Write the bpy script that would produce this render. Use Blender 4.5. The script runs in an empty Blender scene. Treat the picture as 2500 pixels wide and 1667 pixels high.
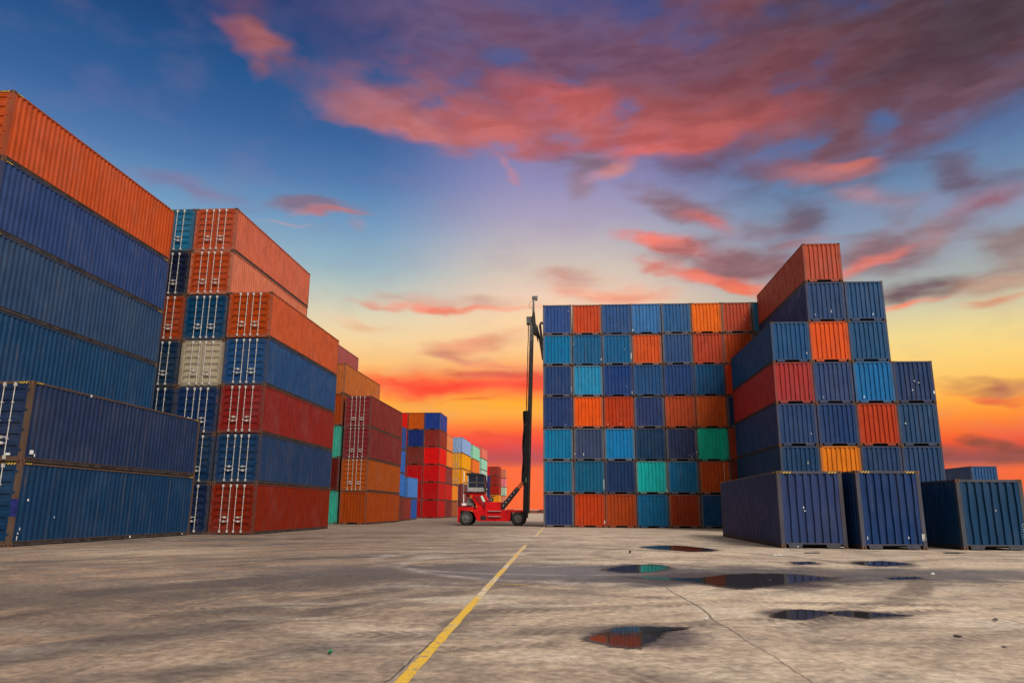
import bpy, math, random
from mathutils import Vector, Matrix
random.seed(7)
R = math.radians
SC = bpy.context.scene
COL = SC.collection
# ------------------------------------------------------------------ camera (solved from the photograph)
F_PX, PITCH, ROLL, CAM_H = 1786.01, R(12.886), R(0.3646), 1.3834
cam = bpy.data.cameras.new("camera")
cam.sensor_width = 36.0
cam.lens = F_PX / 2500 * 36
cam.clip_start, cam.clip_end = 0.05, 6000
cam_o = bpy.data.objects.new("camera", cam)
COL.objects.link(cam_o)
cam_o.matrix_world = Matrix.Translation((0, 0, CAM_H)) @ Matrix.Rotation(R(90) + PITCH, 4, 'X') @ Matrix.Rotation(ROLL, 4, 'Z')
SC.camera = cam_o

def view_dir(u, v):
    du, dv = u - 1250, v - 833
    cr, sr = math.cos(ROLL), math.sin(ROLL)
    x = (du * cr + dv * sr) / F_PX
    y = (-du * sr + dv * cr) / F_PX
    c, s = math.cos(PITCH), math.sin(PITCH)
    return Vector((x, c + y * s, s - y * c))
def ground_at(u, v):                       # surveyed ground points
    d = view_dir(u, v)
    t = -CAM_H / d.z
    return (d.x * t, d.y * t)
def azel(x, y):                            # sky position in degrees
    d = view_dir(x * 1.063, y * 1.063).normalized()
    return math.degrees(math.atan2(d.x, d.y)), math.degrees(math.asin(d.z))

# ------------------------------------------------------------------ colour helpers
def lin(c):
    c = c / 255
    return c / 12.92 if c <= 0.04045 else ((c + 0.055) / 1.055) ** 2.4
def rgb(r, g, b, k=1.0):
    if b > g >= r and r < 90 and b < 170:      # yard blues lean to petrol, not violet
        r *= 0.84
    return (min(lin(r) * k, 0.9), min(lin(g) * k, 0.9), min(lin(b) * k, 0.9), 1.0)

def sky_rgb(r, g, b):
    return (lin(r), lin(g), lin(b), 1.0)

# ------------------------------------------------------------------ node helpers
class NT:
    def __init__(s, tree):
        s.t = tree; s.n = tree.nodes; s.l = tree.links
    def new(s, typ, **kw):
        n = s.n.new(typ)
        for k, v in kw.items():
            setattr(n, k, v)
        return n
    def set(s, sock, v):
        if hasattr(v, 'is_output') or isinstance(v, bpy.types.NodeSocket):
            s.l.new(v, sock)
        else:
            sock.default_value = v
    def math(s, op, a, b=0.0, c=0.0, clamp=False):
        n = s.new('ShaderNodeMath', operation=op, use_clamp=clamp)
        s.set(n.inputs[0], a); s.set(n.inputs[1], b); s.set(n.inputs[2], c)
        return n.outputs[0]
    def vmath(s, op, a, b=(0, 0, 0), out=0):
        n = s.new('ShaderNodeVectorMath', operation=op)
        s.set(n.inputs[0], a)
        if op == 'SCALE':
            s.set(n.inputs[3], b)
        elif op not in ('LENGTH', 'NORMALIZE'):
            s.set(n.inputs[1], b)
        return n.outputs['Value'] if op in ('LENGTH', 'DOT_PRODUCT', 'DISTANCE') else n.outputs[0]
    def mapping(s, v, loc=(0, 0, 0), rot=(0, 0, 0), sc=(1, 1, 1), typ='POINT'):
        n = s.new('ShaderNodeMapping', vector_type=typ)
        s.set(n.inputs[0], v); n.inputs[1].default_value = loc; n.inputs[2].default_value = rot; n.inputs[3].default_value = sc
        return n.outputs[0]
    def noise(s, v, scale=1, detail=4, rough=0.55, dist=0.0, color=False):
        n = s.new('ShaderNodeTexNoise')
        s.set(n.inputs['Vector'], v)
        n.inputs['Scale'].default_value = scale; n.inputs['Detail'].default_value = detail
        n.inputs['Roughness'].default_value = rough; n.inputs['Distortion'].default_value = dist
        return n.outputs['Color' if color else 'Fac']
    def ramp(s, v, a, b, lo=0.0, hi=1.0, smooth=True):
        n = s.new('ShaderNodeMapRange', interpolation_type='SMOOTHSTEP' if smooth else 'LINEAR')
        n.clamp = True
        s.set(n.inputs[0], v)
        for i, x in zip((1, 2, 3, 4), (a, b, lo, hi)):
            s.set(n.inputs[i], x)
        return n.outputs[0]
    def mix(s, f, a, b, mode='MIX'):
        n = s.new('ShaderNodeMix', data_type='RGBA', blend_type=mode)
        n.clamp_factor = True
        s.set(n.inputs[0], f); s.set(n.inputs[6], a); s.set(n.inputs[7], b)
        return n.outputs[2]
    def combine(s, x, y, z):
        n = s.new('ShaderNodeCombineXYZ')
        s.set(n.inputs[0], x); s.set(n.inputs[1], y); s.set(n.inputs[2], z)
        return n.outputs[0]
    def sep(s, v):
        n = s.new('ShaderNodeSeparateXYZ'); s.set(n.inputs[0], v)
        return n.outputs
    def blob(s, p, cx, cy, rx, ry, rot, soft, amp, nz=None):
        """soft ellipse mask; nz = a noise offset socket that frays its edge"""
        q = s.mapping(p, (cx, cy, 0), (0, 0, rot), (rx, ry, 1), 'TEXTURE')
        ln = s.vmath('LENGTH', q)
        if nz is not None:
            ln = s.math('ADD', ln, nz)
        return s.ramp(ln, 1.0, 1.0 - soft, 0.0, amp)

def new_mat(name):
    m = bpy.data.materials.new(name); m.use_nodes = True
    t = NT(m.node_tree)
    b = next(n for n in t.n if n.type == 'BSDF_PRINCIPLED')
    return m, t, b

def simple(name, col, rough=0.5, metal=0.0, var=0.25, scale=4.0, bump=0.0, spec=0.4):
    m, t, b = new_mat(name)
    b.inputs['Specular IOR Level'].default_value = spec
    co = t.new('ShaderNodeTexCoord').outputs['Object']
    n = t.noise(co, scale, 5)
    d = tuple(c * (1 - var) for c in col[:3]) + (1,)
    e = tuple(min(1, c * (1 + var)) for c in col[:3]) + (1,)
    t.set(b.inputs['Base Color'], t.mix(t.ramp(n, 0.3, 0.7), d, e))
    t.set(b.inputs['Roughness'], t.ramp(n, 0.3, 0.7, rough - 0.08, rough + 0.1))
    b.inputs['Metallic'].default_value = metal
    if bump:
        bp = t.new('ShaderNodeBump'); bp.inputs['Strength'].default_value = bump; bp.inputs['Distance'].default_value = 0.01
        t.set(bp.inputs['Height'], t.noise(co, scale * 6, 4)); t.set(b.inputs['Normal'], bp.outputs[0])
    return m

def paint(name, rust, dirt, rough, chips=1.0, pale=None):
    """container paint: colour from the object's own colour, with fade, run-off streaks, rust and chips"""
    m, t, b = new_mat(name)
    oi = t.new('ShaderNodeObjectInfo')
    co = t.new('ShaderNodeTexCoord').outputs['Object']
    off = t.math('MULTIPLY', oi.outputs['Random'], 57.0)
    p = t.vmath('ADD', co, t.combine(off, off, off))
    col = oi.outputs['Color']
    if pale:
        col = t.mix(pale[0], col, pale[1])
    big = t.noise(p, 0.55, 4)
    mid = t.noise(t.mapping(p, sc=(1, 1, 0.6)), 2.2, 5)
    grey = t.mix(0.55, col, (0.24, 0.24, 0.25, 1))
    col = t.mix(t.ramp(big, 0.46, 0.72, 0, 0.10), col, grey)                       # faded patches
    dark = t.mix(1.0, col, (0.62, 0.6, 0.6, 1), 'MULTIPLY')
    col = t.mix(t.ramp(mid, 0.35, 0.7, 0, 0.5), col, dark)
    st = t.noise(t.mapping(p, sc=(5.5, 5.5, 0.22)), 1.0, 6, 0.6)                    # vertical run-off
    col = t.mix(t.ramp(st, 0.54, 0.8, 0, dirt), col, (0.10, 0.075, 0.06, 1))
    st2 = t.noise(t.mapping(p, loc=(9, 3, 4), sc=(9, 9, 0.5)), 1.0, 4, 0.6)
    col = t.mix(t.ramp(st2, 0.6, 0.85, 0, dirt * 0.7), col, t.mix(0.5, col, (0.45, 0.44, 0.43, 1)))
    ru = t.noise(t.mapping(p, sc=(1, 1, 0.7)), 3.6, 8, 0.68)
    rmask = t.ramp(ru, 0.70 - rust * 0.28, 0.82 - rust * 0.2, 0, 0.85)
    rcol = t.mix(t.ramp(mid, 0.35, 0.65), (0.16, 0.05, 0.016, 1), (0.07, 0.032, 0.02, 1))
    col = t.mix(rmask, col, rcol)
    sc_ = t.noise(t.mapping(p, loc=(5, 2, 8), rot=(R(35), R(20), 0), sc=(2.5, 2.5, 14)), 1.0, 6, 0.7)
    col = t.mix(t.math('MULTIPLY', t.ramp(sc_, 0.66, 0.74, 0, 0.28), t.ramp(mid, 0.45, 0.6)), col, (0.42, 0.40, 0.38, 1))   # scrapes
    run = t.noise(t.mapping(p, loc=(2, 7, 1), sc=(7, 7, 0.4)), 1.0, 5, 0.65)
    col = t.mix(t.math('MULTIPLY', t.ramp(run, 0.62, 0.78, 0, 0.7), t.ramp(big, 0.42, 0.6)), col, (0.13, 0.048, 0.02, 1))
    ch = t.noise(p, 17.0, 3, 0.5)
    col = t.mix(t.ramp(ch, 0.755, 0.79, 0, 0.6 * chips), col, (0.55, 0.54, 0.5, 1))
    hs = t.new('ShaderNodeHueSaturation'); hs.inputs['Saturation'].default_value = 1.02; t.set(hs.inputs['Color'], col)
    t.set(b.inputs['Base Color'], hs.outputs[0]); b.inputs['Specular IOR Level'].default_value = 0.22
    rr = t.math('ADD', t.ramp(mid, 0.3, 0.7, rough - 0.07, rough + 0.1), t.math('MULTIPLY', rmask, 0.3))
    t.set(b.inputs['Roughness'], rr)
    bp = t.new('ShaderNodeBump'); bp.inputs['Strength'].default_value = 0.25; bp.inputs['Distance'].default_value = 0.02
    t.set(bp.inputs['Height'], t.math('ADD', mid, t.math('MULTIPLY', ru, 0.4)))
    t.set(b.inputs['Normal'], bp.outputs[0])
    return m

M = {}
M['wall'] = paint('corrugated_paint', 0.15, 0.46, 0.46, 1.3)
M['frame'] = paint('frame_paint', 0.42, 0.75, 0.55, pale=(0.38, (0.085, 0.066, 0.05, 1)))
M['door'] = paint('door_paint', 0.12, 0.5, 0.42)
M['cast'] = simple('rusty_casting', (0.13, 0.06, 0.03, 1), 0.75, 0, 0.5, 9, 0.3)
M['rail'] = simple('rusty_shaded_rail', (0.045, 0.033, 0.028, 1), 0.7, 0, 0.5, 3)  # rusty rail colour, darkened to carry the shade between tiers
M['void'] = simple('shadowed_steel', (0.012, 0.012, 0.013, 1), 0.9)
M['bar'] = simple('galvanised_bar', (0.54, 0.50, 0.44, 1), 0.42, 0.0, 0.22, 5)
M['plate'] = simple('white_plate', (0.75, 0.74, 0.7, 1), 0.5, 0, 0.1)
def _haz():
    m, t, b = new_mat('hazard_stripes')
    co = t.new('ShaderNodeTexCoord').outputs['Object']
    x, y, z = t.sep(co)
    q = t.math('ADD', t.math('ADD', x, y), t.math('MULTIPLY', z, -0.9))
    s = t.math('PINGPONG', q, 0.055)
    t.set(b.inputs['Base Color'], t.mix(t.ramp(s, 0.025, 0.03), (0.02, 0.02, 0.02, 1), t.mix(t.ramp(t.noise(co, 14, 4), .5, .75), (0.72, 0.46, 0.04, 1), (0.4, 0.28, 0.1, 1))))
    b.inputs['Roughness'].default_value = 0.55
    return m
M['hazard'] = _haz()

# ------------------------------------------------------------------ mesh builder
class MB:
    def __init__(s):
        s.v, s.f, s.mi = [], [], []
    def quad(s, a, b, c, d, mi=0):
        i = len(s.v); s.v += [a, b, c, d]; s.f.append((i, i + 1, i + 2, i + 3)); s.mi.append(mi)
    def face(s, pts, mi=0):
        i = len(s.v); s.v += list(pts); s.f.append(tuple(range(i, i + len(pts)))); s.mi.append(mi)
    def box(s, x0, x1, y0, y1, z0, z1, mi=0):
        i = len(s.v)
        s.v += [(x0, y0, z0), (x1, y0, z0), (x1, y1, z0), (x0, y1, z0), (x0, y0, z1), (x1, y0, z1), (x1, y1, z1), (x0, y1, z1)]
        for q in ((0, 3, 2, 1), (4, 5, 6, 7), (0, 1, 5, 4), (1, 2, 6, 5), (2, 3, 7, 6), (3, 0, 4, 7)):
            s.f.append(tuple(i + k for k in q)); s.mi.append(mi)
    def prism(s, prof, y0, y1, mi=0):
        """prof = list of (x,z) counter-clockwise seen from -y; extruded along y"""
        n = len(prof); i = len(s.v)
        s.v += [(x, y0, z) for x, z in prof] + [(x, y1, z) for x, z in prof]
        s.f.append(tuple(range(i, i + n))); s.mi.append(mi)
        s.f.append(tuple(i + n + k for k in reversed(range(n)))); s.mi.append(mi)
        for k in range(n):
            j = (k + 1) % n
            s.f.append((i + k, i + n + k, i + n + j, i + j)); s.mi.append(mi)
    def tube(s, pts, r, n=10, mi=0, caps=True):
        pts = [Vector(p) for p in pts]; rings = []
        rs = r if isinstance(r, (list, tuple)) else [r] * len(pts)
        for k, p in enumerate(pts):
            d = (pts[min(k + 1, len(pts) - 1)] - pts[max(k - 1, 0)]).normalized()
            a = d.cross(Vector((0, 0, 1)) if abs(d.z) < 0.9 else Vector((1, 0, 0))).normalized(); b = d.cross(a)
            i = len(s.v)
            for q in range(n):
                w = 2 * math.pi * q / n
                s.v.append(tuple(p + (a * math.cos(w) + b * math.sin(w)) * rs[k]))
            rings.append(i)
        for k in range(len(rings) - 1):
            for q in range(n):
                j = (q + 1) % n
                s.f.append((rings[k] + q, rings[k + 1] + q, rings[k + 1] + j, rings[k] + j)); s.mi.append(mi)
        if caps:
            s.f.append(tuple(rings[0] + q for q in range(n))); s.mi.append(mi)
            s.f.append(tuple(rings[-1] + q for q in reversed(range(n)))); s.mi.append(mi)
    def lathe(s, prof, c, n=36, mi=0):
        """prof = (y, radius) revolved about an axis along y through c"""
        rings = []
        for y, r in prof:
            i = len(s.v); rings.append(i)
            for q in range(n):
                w = 2 * math.pi * q / n
                s.v.append((c[0] + math.cos(w) * r, c[1] + y, c[2] + math.sin(w) * r))
        for k in range(len(rings) - 1):
            for q in range(n):
                j = (q + 1) % n
                s.f.append((rings[k] + q, rings[k] + j, rings[k + 1] + j, rings[k + 1] + q)); s.mi.append(mi)
        s.f.append(tuple(rings[0] + q for q in reversed(range(n)))); s.mi.append(mi)
        s.f.append(tuple(rings[-1] + q for q in range(n))); s.mi.append(mi)
    def mesh(s, name, mats, smooth=False, bevel=0.0):
        me = bpy.data.meshes.new(name); me.from_pydata(s.v, [], s.f); me.update()
        for m in mats:
            me.materials.append(m)
        for p, k in zip(me.polygons, s.mi):
            p.material_index = k; p.use_smooth = smooth
        if smooth:
            try:
                me.set_sharp_from_angle(angle=R(40))
            except Exception:
                pass
        return me

def put(name, me, parent=None, color=None, loc=(0, 0, 0), rot=(0, 0, 0)):
    o = bpy.data.objects.new(name, me); COL.objects.link(o)
    o.location = loc; o.rotation_euler = rot
    if parent is not None:
        o.parent = parent
    if color is not None:
        o.color = color
    return o
def tag(o, label, cat, group=None):
    o['label'] = label; o['category'] = cat
    if group:
        o['group'] = group
    return o
def structure(o):
    o['kind'] = 'structure'; return o
def empty(name, loc, yaw, label, cat, group=None):
    o = bpy.data.objects.new(name, None); COL.objects.link(o)
    o.empty_display_size = 0.2
    o.location = loc; o.rotation_euler = (0, 0, yaw)
    return tag(o, label, cat, group)

# ------------------------------------------------------------------ container parts (meshes are shared by all copies)
W, ST, HC, L40, L20 = 2.438, 2.591, 2.896, 12.192, 6.058
_cache = {}
def cached(fn):
    def g(*a):
        k = (fn.__name__,) + a
        if k not in _cache:
            _cache[k] = fn(*a)
        return _cache[k]
    return g

def casting(m, cx, cy, cz, sx, sy, sz):
    """corner casting whose two outer side faces carry a slotted hole painted on as dark shade; s? = outward sign, c? = outer corner"""
    a, b, c = 0.162, 0.178, 0.118
    x0, x1 = sorted((cx, cx - sx * a)); y0, y1 = sorted((cy, cy - sy * b)); z0, z1 = sorted((cz, cz - sz * c))
    m.box(x0, x1, y0, y1, z0, z1, 1)
    hy, hx, hz = (y0 + y1) / 2, (x0 + x1) / 2, (z0 + z1) / 2
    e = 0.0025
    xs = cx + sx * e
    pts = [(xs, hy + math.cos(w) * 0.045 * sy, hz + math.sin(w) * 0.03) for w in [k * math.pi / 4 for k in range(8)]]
    m.face(pts, 2)  # flat dark patch paints the shade inside the hole
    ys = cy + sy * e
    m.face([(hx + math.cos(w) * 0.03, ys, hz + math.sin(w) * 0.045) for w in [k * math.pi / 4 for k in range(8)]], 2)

@cached
def frame_mesh(L, H, kind, with_cast):
    m = MB(); h = W / 2
    for sx in (-1, 1):
        for y0, y1 in ((0.004, 0.15), (L - 0.15, L - 0.004)):
            x0, x1 = sorted((sx * (h - 0.004), sx * (h - 0.15)))
            m.box(x0, x1, y0, y1, 0.118, H - 0.118)
        x0, x1 = sorted((sx * (h - 0.004), sx * (h - 0.07)))
        m.box(x0, x1, 0.178, L - 0.178, H - 0.075, H - 0.01)
        x0, x1 = sorted((sx * (h - 0.012), sx * (h - 0.08)))
        m.box(x0, x1, 0.178, L - 0.178, 0.15, 0.175)
        x0, x1 = sorted((sx * (h - 0.032), sx * (h - 0.09)))
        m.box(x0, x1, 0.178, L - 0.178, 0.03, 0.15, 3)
    for near in (True, False):
        f = (lambda y: y) if near else (lambda y: L - y)
        def B(x0, x1, a, b, z0, z1, mi=0):
            y0, y1 = sorted((f(a), f(b))); m.box(x0, x1, y0, y1, z0, z1, mi)
        B(-h + 0.162, h - 0.162, 0.006, 0.10, H - 0.105, H - 0.012)
        B(-h + 0.162, h - 0.162, 0.004, 0.12, 0.152, 0.20)
        if kind == 'end' or not near:
            for sx in (-1, 1):
                pr = [(0.42, 0.152), (0.47, 0.03), (0.93, 0.03), (0.96, 0.152)]
                pr = [(sx * x, z) for x, z in pr]
                if sx > 0:
                    pr = pr[::1]
                else:
                    pr = pr[::-1]
                y0, y1 = sorted((f(0.01), f(0.09))); m.prism(pr, y0, y1)
        else:
            B(-h + 0.162, h - 0.162, 0.01, 0.09, 0.03, 0.152)
    m.box(-h + 0.1, h - 0.1, 0.13, L - 0.13, 0.09, 0.15, 2)           # underframe, near-black to paint the shade in the sill recess
    m.box(-h + 0.12, h - 0.12, 0.118, 0.128, 0.2, H - 0.12, 2)          # added near-black sheet, paints the shade in the gaps of the end
    if with_cast:
        for sx in (-1, 1):
            for cy, sy in ((0, -1), (L, 1)):
                for cz, sz in ((0, -1), (H, 1)):
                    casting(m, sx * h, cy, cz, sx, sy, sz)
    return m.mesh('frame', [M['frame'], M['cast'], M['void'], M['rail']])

@cached
def cast_mesh(sx, sy, sz):
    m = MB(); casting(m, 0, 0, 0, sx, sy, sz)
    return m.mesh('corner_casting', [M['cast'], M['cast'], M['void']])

def corr_profile(length, flat_out, slope, flat_in, depth):
    """corrugation polyline: list of (t, recess)"""
    per = flat_out + flat_in + 2 * slope
    n = max(1, int((length - flat_out) / per)); k = (length) / (n * per + flat_out)
    pts = [(0, 0)]; t = 0
    for _ in range(n):
        t += flat_out * k; pts.append((t, 0))
        t += slope * k; pts.append((t, depth))
        t += flat_in * k; pts.append((t, depth))
        t += slope * k; pts.append((t, 0))
    pts.append((length, 0))
    return pts

def dent(a, z, seed, amt):
    s = 0
    rnd = random.Random(seed)
    for _ in range(7):
        ca, cz, r, g = rnd.random() * 12, rnd.random() * 2.8, 0.2 + rnd.random() * 0.5, (rnd.random() - 0.25) * amt
        d = ((a - ca) ** 2 + (z - cz) ** 2) / (r * r)
        if d < 4:
            s += g * math.exp(-d)
    return s + 0.25 * amt * math.sin(a * 1.7 + seed) * math.sin(z * 2.3 + seed * 2)

@cached
def side_mesh(L, H, sx, seed):
    m = MB(); h = W / 2 - 0.012
    pts = corr_profile(L - 0.30, 0.072, 0.068, 0.070, 0.038)
    zs = [0.175 + (H - 0.075 - 0.175) * k / 8 for k in range(9)]
    grid = []
    for t, rec in pts:
        y = 0.15 + t
        grid.append([(sx * (h - rec - (dent(t, z, seed, 0.022) if 0 < k < 8 else 0)), y, z) for k, z in enumerate(zs)])
    for i in range(len(grid) - 1):
        for k in range(8):
            q = (grid[i][k], grid[i + 1][k], grid[i + 1][k + 1], grid[i][k + 1])
            m.quad(*(q if sx > 0 else q[::-1]))
    return m.mesh('side_wall', [M['wall']])

@cached
def end_mesh(H, far_y, seed, amt):
    m = MB(); x0 = -W / 2 + 0.15
    pts = corr_profile(W - 0.30, 0.125, 0.020, 0.088, 0.062)
    zs = [0.2 + (H - 0.105 - 0.2) * k / 8 for k in range(9)]
    grid = []
    for t, rec in pts:
        col = []
        for k, z in enumerate(zs):
            y = 0.02 + rec + (dent(t * 3, z, seed, amt) if 0 < k < 8 else 0)
            wob = (0.006 * math.sin(z * 3 + t * 9 + seed) * amt / 0.012 if 0 < k < 8 else 0)
            col.append((x0 + t + wob, y if far_y == 0 else far_y - y, z))
        grid.append(col)
    for i in range(len(grid) - 1):
        for k in range(8):
            q = (grid[i][k], grid[i + 1][k], grid[i + 1][k + 1], grid[i][k + 1])
            m.quad(*(q if far_y == 0 else q[::-1]))
    return m.mesh('end_wall', [M['wall']])

@cached
def roof_mesh(L, H):
    m = MB(); h = W / 2 - 0.07
    n = int(L / 0.42); ys = [0.1 + (L - 0.2) * k / n for k in range(n + 1)]
    for k in range(n):
        a, b = ys[k], ys[k + 1]; e = (b - a) * 0.2
        z0, z1 = H - 0.04, H - 0.02
        m.quad((-h, a, z0), (h, a, z0), (h, a + e, z1), (-h, a + e, z1))
        m.quad((-h, a + e, z1), (h, a + e, z1), (h, b - e, z1), (-h, b - e, z1))
        m.quad((-h, b - e, z1), (h, b - e, z1), (h, b, z0), (-h, b, z0))
    return m.mesh('roof', [M['wall']])

@cached
def door_mesh(H, sx):
    m = MB()
    a, b = 0.012, W / 2 - 0.13
    z0, z1 = 0.205, H - 0.11
    def X(p, q):
        return sorted((sx * p, sx * q))
    for p, q in ((a, a + 0.05), (b - 0.06, b)):
        x0, x1 = X(p, q); m.box(x0, x1, 0.012, 0.06, z0, z1)
    for p, q in ((z0, z0 + 0.07), (z1 - 0.07, z1)):
        x0, x1 = X(a + 0.05, b - 0.06); m.box(x0, x1, 0.015, 0.06, p, q)
    # pressed panel with horizontal recesses
    xa, xb = X(a + 0.05, b - 0.06)
    prof = [(z0 + 0.07, 0.02)]
    hh = (z1 - z0 - 0.14); n = 6; per = hh / n
    for k in range(n):
        c = z0 + 0.07 + per * (k + 0.5); w = per * 0.20
        prof += [(c - w - 0.05, 0.02), (c - w, 0.058), (c + w, 0.058), (c + w + 0.03, 0.02)]
    prof.append((z1 - 0.07, 0.02))
    e = 0.07
    for (za, ya), (zb, yb) in zip(prof[:-1], prof[1:]):
        m.quad((xa + e, ya, za), (xb - e, ya, za), (xb - e, yb, zb), (xa + e, yb, zb))
    for x0, x1 in ((xa, xa + e), (xb - e, xb)):
        m.quad((x0, 0.02, z0 + 0.07), (x1, 0.02, z0 + 0.07), (x1, 0.02, z1 - 0.07), (x0, 0.02, z1 - 0.07))
    for k in range(4):                                                   # hinges
        z = z0 + 0.22 + (z1 - z0 - 0.44) * k / 3
        x0, x1 = X(b - 0.03, b + 0.075); m.box(x0, x1, -0.012, 0.02, z - 0.035, z + 0.035)
    return m.mesh('door', [M['door']])

@cached
def bar_mesh(H):
    m = MB()
    m.tube([(0, -0.03, 0.10), (0, -0.03, H - 0.05)], 0.0165, 8)
    for z in (0.16, H - 0.13):
        m.box(-0.04, 0.04, -0.055, 0.015, z - 0.065, z + 0.065)
    for k in range(1, 4):
        z = 0.16 + (H - 0.29) * k / 4
        m.box(-0.032, 0.032, -0.05, 0.015, z - 0.022, z + 0.022)
    return m.mesh('locking_bar', [M['bar']], True)

@cached
def handle_mesh(sx):
    m = MB()
    m.tube([(0, -0.06, 0), (sx * 0.14, -0.075, 0.012), (sx * 0.40, -0.075, -0.012)], 0.017, 6)
    m.box(sx * 0.22 - 0.04, sx * 0.22 + 0.04, -0.08, 0.01, -0.05, 0.05)
    return m.mesh('handle', [M['bar']], True)

@cached
def stripe_mesh(axis, sgn):
    m = MB()
    if axis == 'x':
        m.box(0, 0.34, -0.003, 0.004, 0, 0.07)
    else:
        a, b = sorted((0, sgn * 0.004)); m.box(a, b, 0, 0.34, 0, 0.055)
    return m.mesh('hazard_marking', [M['hazard']])

@cached
def plate_mesh(w, hgt):
    m = MB(); m.box(-w / 2, w / 2, -0.004, 0.004, 0, hgt)
    return m.mesh('label_plate', [M['plate']])

def container(near_xy, z, yaw, L, H, near, col, label, group, detail=2, seed=0, amt=0.012, fcol=None, zs=1.0, hazard=False, dcol=None):
    """near_xy = near face, centre of its bottom edge; near = 'end' or 'door' is what faces the yard"""
    r = empty('shipping_container', (near_xy[0], near_xy[1], z), yaw, label, 'container', group)
    r.scale = (1, 1, zs)
    fcol = fcol or col
    put('frame', frame_mesh(L, H, near, detail < 3), r, fcol)
    put('side_wall', side_mesh(L, H, 1, seed % 3), r, col)
    put('side_wall', side_mesh(L, H, -1, (seed + 1) % 3), r, col)
    put('roof', roof_mesh(L, H), r, col)
    put('end_wall', end_mesh(H, L, 0, 0.012), r, col)
    if near == 'end':
        put('end_wall', end_mesh(H, 0, seed % 5, amt), r, col)
    else:
        for sx in (-1, 1):
            d = put('door', door_mesh(H, sx), r, dcol or col)
            for bx, hz, hs in ((0.17, 0.66, 1), (0.58, 0.86, -1)):
                put('locking_bar', bar_mesh(H), d, None, (sx * bx, 0, 0))
                put('handle', handle_mesh(hs * sx), d, None, (sx * bx, 0, hz))
    if detail >= 3:
        h = W / 2
        for sx in (-1, 1):
            for cy, sy in ((0, -1), (L, 1)):
                for cz, sz in ((0, -1), (H, 1)):
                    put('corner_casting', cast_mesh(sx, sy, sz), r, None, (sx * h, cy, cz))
    if hazard:
        h = W / 2
        put('hazard_marking', stripe_mesh('x', 1), r, None, (-h + 0.20, 0.0, H - 0.095))
        put('hazard_marking', stripe_mesh('x', 1), r, None, (h - 0.54, 0.0, H - 0.095))
        for sx in (-1, 1):
            for yy in (0.20, L - 0.54):
                put('hazard_marking', stripe_mesh('y', sx), r, None, (sx * (h - 0.003), yy, H - 0.07))
    return r

def corner(x, y, yaw, side):
    """near bottom corner (side=+1: the right one) -> centre of the near face"""
    k = -side * W / 2
    return (x + k * math.cos(yaw), y + k * math.sin(yaw))
ORD = ['first', 'second', 'third', 'fourth', 'fifth', 'sixth', 'seventh', 'eighth']
TIER = ['bottom', 'second', 'third', 'fourth', 'fifth', 'sixth', 'seventh']

CON = {}
@cached
def side_plate_mesh(w, hgt):
    m = MB(); m.box(-0.004, 0.004, -w / 2, w / 2, 0, hgt)
    return m.mesh('label_plate', [M['plate']])
def plates(r, spec):
    for x, z, w, hgt in spec:
        put('label_plate', plate_mesh(w, hgt), r, None, (x, 0.004 if abs(x) > 1.06 or z < 0.2 else 0.012, z))
# ------------------------------------------------------------------ block A: the seven-high wall of container ends
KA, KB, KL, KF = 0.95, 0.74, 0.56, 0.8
CA = {  # row (0 = bottom) -> list of (name, sRGB as photographed)
 0: [('dark navy', (46, 57, 105)), ('rusty orange', (195, 62, 12)), ('rust brown', (172, 68, 24)), ('teal blue', (10, 105, 150)), ('dark rust', (165, 58, 20)), ('deep teal', (8, 74, 120)), ('slate navy', (42, 60, 105))],
 1: [('rust stained teal blue', (14, 110, 152)), ('rust stained dull teal', (16, 95, 130)), ('dark navy', (30, 55, 98)), ('turquoise', (12, 186, 182)), ('dull teal blue', (12, 112, 160)), ('burnt orange', (200, 82, 20)), ('dark rust', (130, 45, 18))],
 2: [('pale teal blue', (25, 122, 168)), ('purplish slate', (70, 74, 108)), ('bright sky blue', (14, 128, 188)), ('dark teal navy', (20, 60, 95)), ('dusky purple navy', (55, 58, 95)), ('green', (8, 196, 162)), ('rust red', (165, 60, 25))],
 3: [('dark navy', (48, 64, 115)), ('bright orange', (242, 92, 10)), ('rust red', (192, 62, 20)), ('slate purple navy', (54, 64, 112)), ('brick rust', (186, 76, 38)), ('tan orange', (198, 88, 32)), ('dark navy', (35, 50, 90))],
 4: [('slate navy', (48, 70, 120)), ('rust streaked light cyan', (42, 148, 192)), ('royal navy', (28, 65, 130)), ('mid blue', (42, 84, 134)), ('plain navy', (42, 70, 125)), ('deep petrol blue', (18, 80, 125)), ('vermilion', (222, 62, 14))],
 5: [('cyan blue', (4, 118, 168)), ('dull petrol blue', (34, 100, 146)), ('streaked petrol blue', (28, 100, 150)), ('light orange', (222, 92, 42)), ('slate blue', (58, 84, 134)), ('red orange', (194, 72, 40)), ('rust orange', (190, 72, 22))],
 6: [('indigo blue', (62, 84, 145)), ('orange red', (206, 78, 42)), ('scratched slate blue', (60, 88, 142)), ('light streaked blue', (62, 122, 180)), ('dusty blue', (52, 98, 150)), ('bright orange', (255, 115, 12)), ('brick red', (192, 78, 50)), ('bright teal blue', (50, 132, 172))],
}
YA = R(-4.54); AX, AY, AW, AH = 2.58, 59.88, 2.473, 2.608
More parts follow.
